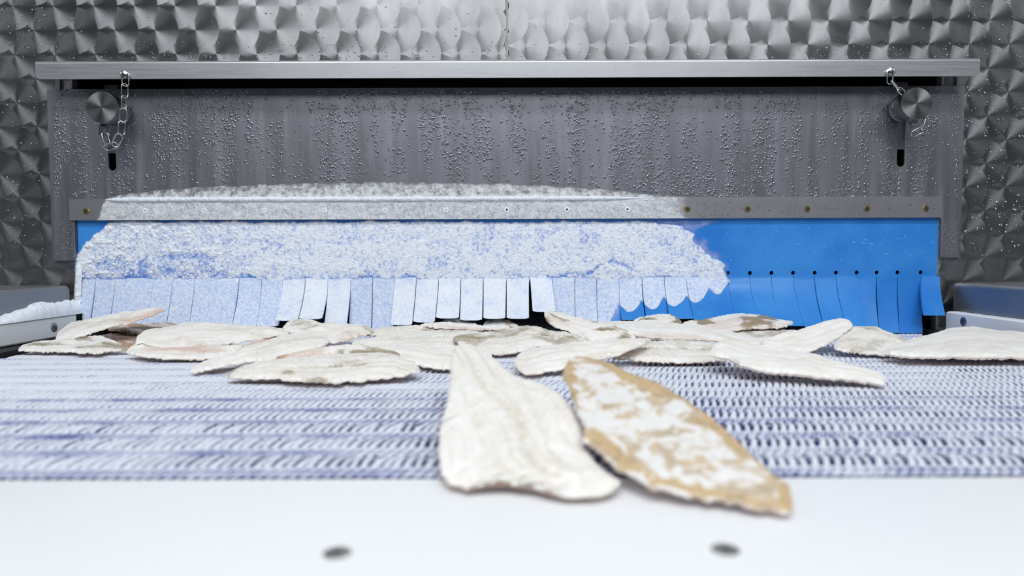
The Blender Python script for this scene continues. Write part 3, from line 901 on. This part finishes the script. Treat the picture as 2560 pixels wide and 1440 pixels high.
zz = np.linspace(CZ - 0.078, CZ - 0.005, nu)[:, None] * np.ones((1, nv)); xx = np.linspace(-0.6185, -0.600, nv)[None] * np.ones((nu, 1))
tz = (zz - (CZ - 0.078)) / 0.073
wdt = 0.55 + 0.9 * (1 - tz) ** 1.5
ac = np.abs((xx + 0.6045) / 0.0085)
hh = np.maximum(0, wdt - ac) * 0.010 * (0.35 + 1.1 * fbm(zz / 0.008, xx / 0.008, 86, 4)) * sstep(1.0, 0.8, tz)
V = np.stack([xx, YW - 0.0015 - hh, zz], -1).reshape(-1, 3)
gf = grid_faces(nu, nv); gf = gf[hh.ravel()[gf].max(1) > 0.0004]
o = mesh_obj('corner_rime', V, gf, M['snow'], None, True); part(o, snow)

# ------------------------------------------------------------------ conveyor belt
belt = tag(empty('conveyor_belt', (0, 0.335, BELT)), 'blue modular plastic conveyor belt white with frost, rows of open links', 'belt')
PITCH_B = 0.0358; LW = 0.0057; Y_FRONT = 0.338
BX = 0.562
NROW = 27
# one hinge bar per pitch
def bar_mesh():
    m = MB(); n = 24
    m.box(-BX, BX, 0, 0.0180, -0.009, -0.0004, 0.0022)
    return m
bm_ = bar_mesh()
bar_me = None
for r_ in range(NROW):
    y0 = Y_FRONT + r_ * PITCH_B
    if r_ in (0, 6):
        o = mesh_obj('hinge_bar', bm_.v, bm_.f, M['belt'], None, False, {'frost': [-0.8 if p[2] < -0.003 else (0.70 if r_ < 6 else 0.90) for p in bm_.v]}); bar_me = o.data
    else:
        o = bpy.data.objects.new('hinge_bar', bar_me); col.objects.link(o)
    o.parent = belt; o.location = (0, y0 - 0.335, 0)
# links: slanted rounded lozenges bridging the bars
def link_geo(sk=0.0022):
    L = 0.0215; w = 0.0016
    secs = [(0.0, 1.1, -0.0012), (0.004, 1.1, 0.0004), (0.009, 0.9, 0.0012), (0.014, 0.9, 0.0009), (0.018, 1.1, 0.0), (L, 1.1, -0.0014)]
    V = []; Fq = []; A = []
    for (y, k, zt_) in secs:
        x = sk * (y / L - 0.5) * 2 + 0.0011 * math.sin(math.pi * y / L)
        ww = w * k
        V += [(x - ww, y, -0.0150), (x - ww, y, zt_ - 0.001), (x - ww * 0.5, y, zt_), (x + ww * 0.5, y, zt_), (x + ww, y, zt_ - 0.001), (x + ww, y, -0.0150)]
        A += [-0.8, 0.55, 1.15, 1.15, 0.55, -0.8]
    for i in range(len(secs) - 1):
        for k in range(5):
            Fq.append((i * 6 + k, i * 6 + k + 1, i * 6 + 7 + k, i * 6 + 6 + k))
    Fq.append((5, 4, 3, 2, 1, 0)); e = (len(secs) - 1) * 6; Fq.append(tuple(range(e, e + 6)))
    return V, Fq, A
LV, LF, LA = link_geo()
nX = int(2 * BX / LW)
front_me = None
restV = []; restA = []
restF = []
quads = [f for f in LF if len(f) == 4]; 
LVn = np.array(LV); LFq = np.array(quads); LAn = np.array(LA)
cnt = 0
for r_ in range(NROW):
    y0 = Y_FRONT + 0.0165 + r_ * PITCH_B
    off = (r_ % 2) * LW * 0.5
    lim = 0.76 * (y0 + 0.02)
    for i in range(nX):
        x = -BX + (i + 0.5) * LW + off
        if x > BX - 0.002: continue
        if r_ < 3 and abs(x) < lim and cnt < 300:
            if front_me is None:
                o = mesh_obj('belt_link', LV, LF, M['belt'], None, True, {'frost': LA}); front_me = o.data; front_me.set_sharp_from_angle(angle=math.radians(60))
            else:
                o = bpy.data.objects.new('belt_link', front_me); col.objects.link(o)
            o.parent = belt
            o.location = (x, y0 - 0.335, 0.0)
            o.scale = (random.uniform(0.75, 1.2), 1, random.uniform(0.92, 1.05)); o.rotation_euler.z = math.radians(random.uniform(-7, 7))
            cnt += 1
        else:
            fill = float(fbm(np.array(x / 0.09), np.array(y0 / 0.07), 14, 3)) + 0.25 * (y0 - 0.4) + (0.12 if x < -0.1 else 0)
            sc = rng.uniform(0.9, 1.3) + 0.85 * float(sstep(0.42, 0.66, fill)) * float(sstep(0.50, 0.62, y0))
            v = LVn * np.array([sc, 1, 1]) + np.array([x, y0, BELT])
            restF.append(LFq + len(restV) * len(LVn)); restV.append(v); restA.append(LAn)
KV = LVn.copy(); KV[:, 1] = KV[:, 1] * 0.62; KV[:, 0] *= 1.35; KV[:, 2] = np.where(KV[:, 2] > -0.003, KV[:, 2] * 0.5 + 0.0002, -0.004)
for r_ in range(NROW):
    y0 = Y_FRONT - 0.0005 + r_ * PITCH_B
    for i in range(nX):
        x = -BX + (i + 0.5) * LW + ((r_ + 1) % 2) * LW * 0.5
        if x > BX - 0.002: continue
        v = KV * np.array([rng.uniform(0.85, 1.2), 1, rng.uniform(0.6, 1.1)]) + np.array([x, y0, BELT])
        restF.append(LFq + len(restV) * len(LVn)); restV.append(v); restA.append(LAn * (0.55 if r_ < 6 else 0.85))
o = mesh_obj('belt_links', np.concatenate(restV), np.concatenate(restF), M['belt'], None, True, {'frost': np.concatenate(restA)})
part(o, belt); tag(o, kind='stuff')
m = MB(); m.box(-BX, BX, 0.34, 1.30, BELT - 0.06, BELT - 0.030); m.build('dark_bed', M['gap_black'], belt)  # black bed added below so the holes between links look dark

# ------------------------------------------------------------------ white discharge plate in front
pl = tag(empty('discharge_plate', (0, 0.2, BELT)), 'white plastic discharge plate in the foreground with two screws', 'plate')
m = MB()
prof = [(0.06, BELT - 0.030), (0.332, BELT - 0.030), (0.334, BELT - 0.006)] + [(0.329 + 0.005 * math.cos(a), BELT - 0.004 + 0.005 * math.sin(a)) for a in np.linspace(0, math.pi / 2, 6)] + [(0.06, BELT + 0.001)]
m.prism(prof, -0.58, 0.58, 'yz'); m.build('body', M['white'], pl, True)
for (su, sv) in ((843, 1383), (1813, 1375)):
    d = rays([(su, sv)])[0]; P = O3 + d * ((BELT + 0.001 - O3[2]) / d[2])
    m = MB(); m.lathe(P, [(0.0052, -0.001), (0.0052, 0.0003), (0.0046, 0.0006), (0.0018, 0.0006), (0.0017, 0.0002)], 24, 'z'); sc = m.build('screw', M['screw'], pl, True)
    m = MB(); m.lathe(P, [(0.0018, -0.0005), (0.0018, 0.0007)], 6, 'z'); o = m.build('socket', M['socket'], None); o.parent = sc

# ------------------------------------------------------------------ fish fillets
def resample(ch, n):
    ch = np.asarray(ch, float)
    d = np.r_[0, np.cumsum(np.hypot(*np.diff(ch, axis=0).T))]
    s = np.linspace(0, d[-1], n)
    p = np.stack([np.interp(s, d, ch[:, 0]), np.interp(s, d, ch[:, 1])], 1)
    # light smoothing
    for _ in range(2):
        q = p.copy(); q[1:-1] = 0.25 * p[:-2] + 0.5 * p[1:-1] + 0.25 * p[2:]; p = q
    return p

def fillet(up, lo, Y0, alpha, label, beta=0.0, edge=0.0035, bulge=0.005, stain=0.4, rib=0.5, pink=None, skin=0.0, N=96, Mx=30, seed=1, wave=0.0015, ref=None, rest=False, keep_up=0.0):
    up = resample(up, N); lo = resample(lo, N)
    ends = 0.5 * (up[[0, -1]] + lo[[0, -1]])
    up[0] = 0.6 * up[0] + 0.4 * ends[0]; up[-1] = 0.6 * up[-1] + 0.4 * ends[1]; lo[0] = 0.6 * lo[0] + 0.4 * ends[0]; lo[-1] = 0.6 * lo[-1] + 0.4 * ends[1]
    sarr = np.linspace(0, 1, N)
    scale = 0.75 / Y0
    jit = (fbm(sarr * 45, sarr * 0 + seed, 90 + seed, 4) - 0.5)
    lo[:, 1] += jit * 8.0 * scale
    up[:, 1] += (fbm(sarr * 50, sarr * 0 + seed, 190 + seed, 3) - 0.5) * 2.5 * scale
    ta, tb = math.tan(math.radians(alpha)), math.tan(math.radians(beta))
    nrm = np.array([-tb, -ta, 1.0]); nrm /= np.linalg.norm(nrm)
    mid = lo[N // 2] if ref is None else np.array(ref, float)
    dl, du = rays(lo), rays(up)
    def planes(Y):
        d = rays([mid])[0]; P0 = O3 + d * ((Y - O3[1]) / d[1])
        k = (P0 - O3) @ nrm
        return O3 + dl * (k / (dl @ nrm))[:, None], O3 + du * (k / (du @ nrm))[:, None]
    Y = Y0
    for _ in range(60):
        A, B = planes(Y)
        if min(A[:, 2].min(), B[:, 2].min()) > BELT + 0.0024 or not rest and _ > 58: break
        Y *= 0.994
    tt = 0.5 - 0.5 * np.cos(np.linspace(0, math.pi, Mx)); tt = 0.5 * tt + 0.5 * np.linspace(0, 1, Mx)
    s = sarr[:, None] * np.ones((1, Mx)); t = tt[None] * np.ones((N, 1))
    base = A[:, None] * (1 - t)[..., None] + B[:, None] * t[..., None]
    width = np.linalg.norm(B - A, axis=1)
    L = np.linalg.norm(np.diff(0.5 * (A + B), axis=0), axis=1).sum()
    ul = s * L; vl = (t - 0.5) * width[:, None]
    taper = np.sin(np.pi * np.clip(s, 0.0, 1)) ** 0.45
    round_ = np.clip(np.minimum(t, 1 - t) / 0.08, 0, 1); round_ = np.sqrt(1 - (1 - round_) ** 2)
    endr = np.clip(np.minimum(s, 1 - s) / 0.05, 0, 1) ** 0.5
    prof = np.sin(np.pi * t) ** 0.8
    groove = np.exp(-((t - 0.52 - 0.05 * np.sin(s * 4 + seed)) / 0.045) ** 2)
    grv2 = np.exp(-((t - 0.26 - 0.06 * np.sin(s * 3 + 2 * seed)) / 0.03) ** 2) + np.exp(-((t - 0.77 + 0.05 * np.sin(s * 3.5 + seed)) / 0.03) ** 2)
    chev = np.sin((ul + 0.55 * np.abs(vl)) * 2 * math.pi / 0.0048 + 1.5 * fbm(ul / 0.012, vl / 0.012, seed, 3) * 6)
    low = (fbm(ul / 0.05 + seed * 3, vl / 0.035, 7 + seed, 2) - 0.5)
    med = (fbm(ul / 0.013, vl / 0.010, 33 + seed, 3) - 0.5)
    fine = (fbm(ul / 0.004, vl / 0.004, 44 + seed, 2) - 0.5)
    zone = sstep(0.25, 0.6, fbm(ul / 0.05, vl / 0.03, 55 + seed, 2))
    edge *= 0.8; bulge *= 0.7
    htop = edge * (0.35 + 0.65 * round_) * (0.4 + 0.6 * endr) + bulge * prof * taper * (0.75 + 0.6 * low) - 0.0022 * groove * taper * min(1, rib + 0.3) - 0.0006 * grv2 * taper + 0.0020 * med * round_ + 0.0011 * fine + 0.00028 * rib * chev * round_ * zone
    wv = wave * low * 2
    top = base + nrm * (htop + wv)[..., None]
    bot = base + nrm * (wv + 0.0004 - 0.0 * t)[..., None]
    hide = fbm(ul / 0.03, vl / 0.018, 66 + seed, 3)
    st = stain * (0.9 * sstep(0.42, 0.72, hide) + 0.45 * sstep(0.6, 1.0, t) * sstep(0.35, 0.65, fbm(ul / 0.02, vl / 0.01, 5 + seed, 2))) + 0.35 * groove * stain
    rb = rib * (0.5 + 0.5 * chev) * zone + 0.8 * (0.25 + rib) * groove + 0.45 * grv2 * (0.2 + rib)
    pk = np.zeros_like(st)
    if pink:
        for (s0, s1, t0, t1, a) in pink:
            js = s + 0.30 * (fbm(ul / 0.018, vl / 0.006, 12 + seed, 3) - 0.5); jt = t + 0.35 * (fbm(ul / 0.03, vl / 0.01, 15 + seed, 3) - 0.5)
            ls, le = (-1 if s0 <= 0.05 else s0), (2 if s1 >= 0.95 else s1); l0, l1 = (-1 if t0 <= 0.02 else t0), (2 if t1 >= 0.95 else t1)
            pk = np.maximum(pk, a * (0.7 + 0.6 * (fbm(ul / 0.03, vl / 0.002, 18 + seed, 2) - 0.5)) * sstep(ls - 0.12, ls + 0.10, js) * sstep(le + 0.12, le - 0.10, js) * sstep(l0 - 0.12, l0 + 0.10, jt) * sstep(l1 + 0.12, l1 - 0.10, jt))
    sk = np.zeros_like(st)
    if skin:
        e = np.minimum(np.minimum(t, 1 - t) * 1.6, np.minimum(s, 1 - s) * 4.0)
        sk = skin * (0.3 + 0.7 * sstep(0.36, 0.06, e + 0.7 * (hide - 0.5)))
        st = st * 0
        sk = sk * sstep(-0.005, 0.03, t)
    nt = N * Mx
    V = np.concatenate([top.reshape(-1, 3), bot.reshape(-1, 3)])
    g = grid_faces(N, Mx)
    idx = np.arange(nt).reshape(N, Mx)
    rim = np.concatenate([np.stack([e[:-1], e[1:], e[1:] + nt, e[:-1] + nt], -1) for e in (idx[0][::-1], idx[-1], idx[:, 0], idx[:, -1][::-1])])
    faces = np.concatenate([g[:, ::-1], g + nt, rim])
    at = {}
    for k, a, bv in (('stain', st, stain * 0.25), ('pink', pk, 0.75), ('skin', sk, 0.0), ('rib', rb, 0.0)):
        at[k] = np.concatenate([a.ravel(), np.full(nt, bv)])
    uvm = np.concatenate([np.stack([ul.ravel() + seed, vl.ravel()], 1)] * 2)
    ctr = base.reshape(-1, 3).mean(0)
    o = mesh_obj('fish_fillet', V - ctr, faces, M['fish'], None, True, at, uvm)
    o.location = ctr
    tag(o, label, 'fish fillet', 'frozen fish fillets on the belt')
    print('FILLET %-60s Y=%.3f zmin=%.4f L=%.3f w=%.3f' % (label[:60], Y, V[:, 2].min() - BELT, L, width.max()))
    return o

fillet([(139, 852), (146, 836), (161, 824), (176, 812), (206, 805), (244, 797), (300, 787), (356, 778), (394, 775), (413, 776)],
       [(139, 853), (176, 850), (206, 844), (262, 825), (292, 816), (325, 811), (356, 800), (385, 791), (413, 778)], 0.82, 16,
       'fillet leaning up beside the left wear strip, tip raised to the right', beta=6, stain=0.35, rib=0.3, pink=[(0.6, 1.0, 0.0, 0.32, 0.75)], seed=1)
fillet([(46, 876), (56, 868), (79, 861), (131, 855), (178, 849), (216, 846), (249, 845), (272, 851), (291, 860), (306, 868), (322, 870)],
       [(46, 879), (94, 881), (150, 882), (187, 885), (234, 887), (272, 882), (307, 878), (322, 875)], 0.77, 9,
       'leftmost fillet lying flat on the belt with a brown spot near its middle', stain=0.75, rib=0.2, seed=2, rest=True)
fillet([(270, 824), (287, 815), (337, 813), (412, 812), (470, 815), (520, 822)], [(270, 827), (300, 832), (350, 838), (400, 846), (460, 853), (520, 853)], 0.84, 7,
       'fillet with brown upper side tucked between the left leaning fillet and curtain', stain=1.1, rib=0.1, pink=[(0.05, 1.0, 0.35, 1.0, 0.6)], seed=3)
fillet([(228, 846), (260, 839), (300, 836), (350, 838), (400, 846)], [(228, 850), (270, 860), (310, 870), (350, 871), (400, 870)], 0.815, 4,
       'dark brown shaded fillet under the left leaning fillet', stain=1.2, rib=0.0, pink=[(0, 1, 0, 1, 0.8)], seed=4, edge=0.002, bulge=0.002, rest=True)  # all-over brown: skin colour with shade painted in
fillet([(317, 878), (340, 864), (400, 858), (480, 858), (560, 862), (609, 869)], [(317, 881), (337, 891), (375, 897), (422, 900), (478, 901), (515, 900), (543, 898), (580, 890), (609, 873)], 0.72, 12,
       'lower fillet of the stacked pair on the left, pinkish inside', stain=0.2, rib=0.2, pink=[(0.2, 0.72, 0.25, 0.95, 0.75)], seed=5, rest=True)
fillet([(339, 860), (343, 842), (356, 832), (375, 826), (431, 818), (459, 809), (474, 807), (506, 810), (552, 812), (599, 814), (646, 818), (684, 822), (710, 826), (721, 833)],
       [(339, 861), (352, 859), (366, 864), (412, 870), (480, 867), (534, 863), (596, 860), (627, 854), (684, 844), (721, 836)], 0.735, 14,
       'upper fillet of the stacked pair on the left, white with grooves', stain=0.35, rib=0.25, pink=[(0.1, 0.5, 0.12, 0.2, 0.3)], seed=6, edge=0.003)
fillet([(603, 867), (640, 855), (690, 842), (720, 838)], [(610, 872), (650, 864), (690, 852), (720, 846)], 0.74, 8,
       'narrow pinkish fillet edge between the stacked pair and the diagonal fillet', stain=0.2, rib=0.0, pink=[(0, 1, 0, 1, 0.8)], seed=7, edge=0.002, bulge=0.002)
fillet([(474, 930), (487, 921), (511, 907), (543, 899), (590, 887), (609, 876), (646, 864), (684, 850), (712, 841), (740, 835), (777, 831), (811, 833), (822, 853)],
       [(474, 934), (496, 933), (534, 925), (571, 917), (609, 911), (646, 906), (684, 901), (702, 893), (740, 882), (796, 874), (807, 867), (823, 858)], 0.69, 10,
       'long narrow white fillet slanting up to the right, left of centre', stain=0.3, rib=0.3, seed=8, rest=True, beta=2)
fillet([(569, 943), (575, 933), (594, 926), (618, 917), (665, 909), (712, 902), (759, 898), (815, 893), (890, 888), (950, 886), (985, 890), (1005, 898), (1030, 908), (1050, 924)],
       [(569, 947), (609, 950), (674, 951), (721, 957), (759, 960), (834, 961), (871, 957), (927, 954), (946, 949), (998, 946), (1011, 943), (1049, 932)], 0.60, 9,
       'ribbed fillet nearest the front on the left half of the belt', stain=0.7, rib=0.8, seed=9, rest=True)
fillet([(690, 901), (760, 886), (815, 876), (837, 872), (862, 868), (900, 870), (950, 879), (1000, 886)], [(690, 905), (760, 899), (815, 896), (900, 895), (950, 894), (1000, 893)], 0.645, 8,
       'beige fillet peeking out between the diagonal and the ribbed front fillet', stain=0.9, rib=0.4, seed=10, pink=[(0, 0.4, 0, 1, 0.55)])  # brown at the left end is shadow painted into the colour
fillet([(706, 822), (717, 811), (740, 804), (759, 801), (787, 804), (806, 813), (830, 822)], [(706, 828), (740, 834), (780, 834), (830, 834)], 0.85, 16,
       'humped fillet coming out under the curtain left of centre', stain=0.5, rib=0.6, seed=11)
fillet([(715, 836), (760, 828), (806, 817), (843, 814), (871, 812), (899, 816), (920, 823), (938, 832)], [(715, 840), (760, 842), (815, 852), (832, 864), (858, 856), (880, 851), (917, 843), (938, 837)], 0.79, 14,
       'crumpled fillet with torn edge above the diagonal fillet', stain=0.55, rib=0.2, seed=12, wave=0.005, pink=[(0.6, 1, 0, 0.25, 0.35)])
fillet([(925, 836), (940, 829), (955, 823), (983, 819), (1021, 818), (1064, 819), (1086, 823), (1140, 829)], [(925, 842), (970, 846), (1020, 848), (1080, 848), (1140, 846)], 0.845, 13,
       'ribbed fillet lying just below the white strips at centre', stain=0.6, rib=1.0, seed=13)
fillet([(880, 859), (920, 851), (950, 845), (1000, 837), (1060, 833), (1096, 831), (1160, 830), (1210, 834)], [(880, 864), (905, 869), (945, 879), (990, 872), (1040, 874), (1100, 872), (1160, 868), (1210, 862)], 0.765, 12,
       'broad white fillet in the middle of the pile behind the foreground tip', stain=0.35, rib=0.7, seed=14)
fillet([(951, 882), (970, 868), (992, 862), (1021, 859), (1049, 862), (1064, 869), (1100, 872), (1140, 873), (1230, 876)], [(951, 887), (1000, 906), (1054, 917), (1084, 923), (1114, 926), (1170, 926), (1230, 922)], 0.665, 11,
       'smooth white fillet just left of the foreground fillet tip', stain=0.12, rib=0.2, seed=15, rest=True)
fillet([(1052, 814), (1086, 808), (1112, 808), (1142, 810), (1180, 816), (1227, 820), (1255, 816), (1275, 821)], [(1052, 817), (1086, 821), (1114, 823), (1161, 825), (1208, 828), (1245, 828), (1275, 825)], 0.862, 7,
       'thin white fillet with brown underside below the centre strips', stain=0.2, rib=0.0, seed=16, edge=0.003, bulge=0.002, pink=[(0.2, 0.8, 0, 0.12, 0.6)])
fillet([(1105, 812), (1112, 802), (1133, 799), (1161, 803), (1187, 813), (1200, 820)], [(1105, 822), (1133, 824), (1161, 824), (1200, 824)], 0.90, 12,
       'small hump of a fillet under the strips, left of the other hump', stain=0.45, rib=0.7, seed=17)
fillet([(1205, 820), (1214, 810), (1240, 800), (1264, 804), (1292, 815), (1300, 822)], [(1205, 824), (1240, 826), (1270, 826), (1300, 826)], 0.90, 12,
       'small speckled hump of a fillet under the strips beside the raised strip', stain=0.8, rib=0.5, seed=18)
fillet([(1133, 848), (1180, 837), (1236, 831), (1279, 824), (1307, 818), (1335, 817), (1354, 822), (1376, 830), (1419, 835), (1447, 843), (1468, 853)],
       [(1133, 858), (1170, 872), (1214, 886), (1255, 891), (1290, 887), (1319, 878), (1344, 869), (1391, 866), (1444, 861), (1468, 855)], 0.75, 13,
       'large ribbed beige fillet at the centre of the pile', stain=0.7, rib=1.0, seed=19, bulge=0.007)
fillet([(1284, 914), (1294, 891), (1316, 881), (1344, 872), (1391, 867), (1466, 859), (1541, 855), (1597, 852), (1626, 853)],
       [(1284, 916), (1307, 937), (1322, 942), (1391, 930), (1450, 914), (1504, 902), (1551, 890), (1577, 879), (1603, 867), (1626, 856)], 0.655, 12,
       'white fillet tapering up to the right behind the brown mottled fillet', stain=0.15, rib=0.6, seed=20, rest=True)
fillet([(1360, 787), (1372, 781), (1401, 784), (1438, 795), (1485, 806), (1530, 816), (1570, 832), (1590, 843)],
       [(1361, 797), (1372, 815), (1387, 824), (1419, 827), (1438, 835), (1459, 846), (1470, 853), (1494, 854), (1541, 852), (1590, 849)], 0.785, 20,
       'folded fillet standing up below the raised white strip', stain=0.9, rib=0.2, seed=21, wave=0.004, pink=[(0.02, 0.3, 0.05, 0.5, 0.25)])
fillet([(1494, 812), (1541, 809), (1579, 809), (1635, 813), (1691, 817), (1740, 823), (1774, 831), (1821, 837), (1867, 847), (1914, 858), (1924, 868)],
       [(1494, 822), (1528, 832), (1560, 835), (1588, 842), (1627, 850), (1672, 852), (1755, 854), (1811, 858), (1867, 863), (1925, 871)], 0.775, 10,
       'long thick white fillet slab right of centre with a tan cut edge', stain=0.05, rib=0.05, seed=22, edge=0.006, bulge=0.003, pink=[(0.15, 1.0, 0.0, 0.03, 0.4)])
fillet([(1579, 808), (1597, 798), (1635, 790), (1663, 788), (1687, 792), (1702, 804), (1706, 812)], [(1579, 816), (1620, 820), (1660, 822), (1706, 820)], 0.865, 15,
       'rounded fillet with a dark spot under the bare blue strips', stain=1.2, rib=0.6, seed=23)
fillet([(1706, 808), (1755, 803), (1811, 792), (1845, 787), (1867, 789), (1914, 793), (1942, 803), (1961, 807), (1983, 809)],
       [(1708, 816), (1755, 827), (1819, 834), (1849, 828), (1905, 826), (1961, 822), (1983, 811)], 0.865, 18,
       'curved fillet with a hairy brown hollow against the bare blue strips', stain=1.2, rib=0.0, seed=24, pink=[(0.25, 0.6, 0.0, 0.7, 0.35), (0.6, 0.95, 0.0, 0.45, 0.25)])
fillet([(1821, 835), (1839, 830), (1905, 828), (1960, 828), (1995, 830)], [(1821, 842), (1867, 850), (1911, 856), (1960, 856), (1995, 852)], 0.835, 8,
       'beige fillet strip between the long slab and the curved brown fillet', stain=0.6, rib=0.5, seed=25)
fillet([(1905, 852), (1961, 834), (1999, 826), (2032, 815), (2055, 808), (2092, 800), (2106, 798), (2121, 804), (2131, 814)],
       [(1905, 864), (1924, 870), (1961, 880), (2017, 886), (2046, 874), (2074, 861), (2107, 838), (2131, 819)], 0.75, 24,
       'smooth bumpy white fillet with its broad tail raised to the right', stain=0.02, rib=0.05, seed=26, edge=0.004, bulge=0.002)
fillet([(2085, 868), (2104, 840), (2132, 822), (2174, 818), (2192, 819), (2206, 828), (2230, 835), (2262, 846)],
       [(2085, 874), (2097, 880), (2136, 886), (2168, 890), (2211, 891), (2262, 886)], 0.765, 14,
       'thick layered fillet in front of the right end of the curtain', stain=0.55, rib=0.5, seed=27, bulge=0.005, rest=True, pink=[(0.0, 0.3, 0.1, 0.5, 0.25)])
fillet([(2207, 887), (2219, 880), (2249, 869), (2296, 852), (2324, 845), (2352, 839), (2365, 831), (2399, 827), (2436, 825), (2492, 833), (2560, 841), (2650, 858), (2700, 880)],
       [(2207, 889), (2226, 893), (2249, 897), (2305, 898), (2380, 899), (2455, 900), (2560, 900), (2650, 898), (2700, 890)], 0.665, 5,
       'wide cream fillet at the right edge, lying flat on the belt', stain=0.05, rib=0.15, seed=28, edge=0.006, bulge=0.003)
fillet([(1774, 890), (1785, 871), (1800, 862), (1815, 859), (1849, 865), (1924, 874), (2017, 889), (2080, 911), (2136, 926), (2174, 935), (2207, 946), (2211, 952)],
       [(1774, 893), (1811, 899), (1849, 918), (1867, 925), (1924, 937), (1999, 945), (2055, 950), (2136, 956), (2174, 963), (2211, 966)], 0.60, 11,
       'smooth white fillet pointing to the lower right, nearest on the right half', stain=0.03, rib=0.1, seed=29, edge=0.006, bulge=0.003)
fillet([(1528, 898), (1552, 890), (1579, 880), (1607, 868), (1627, 859), (1672, 857), (1740, 856), (1774, 862), (1800, 866), (1815, 885)],
       [(1530, 901), (1571, 903), (1597, 907), (1654, 911), (1740, 909), (1761, 910), (1792, 906), (1815, 903)], 0.70, 11,
       'ribbed fillet lying flat between the tapering one and the right front one', stain=0.45, rib=1.0, seed=30, rest=True)
# the two in the foreground
fillet([(1145, 868), (1175, 866), (1211, 880), (1247, 912), (1287, 948), (1359, 967), (1399, 991), (1438, 1035), (1454, 1067), (1458, 1111), (1490, 1155), (1526, 1191), (1554, 1214), (1530, 1238), (1498, 1250), (1440, 1253), (1400, 1250)],
       [(1136, 872), (1126, 912), (1126, 960), (1116, 1019), (1100, 1063), (1096, 1131), (1104, 1183), (1120, 1214), (1179, 1222), (1239, 1216), (1303, 1220), (1343, 1226), (1380, 1240)], 0.318, 9.0,
       'large white foreground fillet with a central groove, over the plate edge', stain=0.12, rib=0.7, seed=31, edge=0.003, bulge=0.0045, N=120, Mx=46, ref=(1230, 1216), wave=0.002, pink=[(0.80, 0.97, 0.30, 0.42, 0.5)])
fillet([(1408, 930), (1420, 905), (1440, 897), (1478, 901), (1530, 917), (1598, 949), (1661, 972), (1717, 1008), (1777, 1052), (1825, 1096), (1877, 1152), (1928, 1200), (1972, 1228), (1980, 1265)],
       [(1406, 948), (1422, 970), (1426, 991), (1438, 1027), (1462, 1071), (1454, 1111), (1498, 1135), (1538, 1171), (1570, 1191), (1618, 1222), (1693, 1240), (1797, 1258), (1916, 1284), (1968, 1298), (1980, 1285)], 0.300, 12.0,
       'brown mottled skin-side-up fillet in the right foreground', stain=0.0, rib=0.0, seed=32, edge=0.004, bulge=0.003, skin=1.0, N=120, Mx=46, ref=(1693, 1240), wave=0.001)
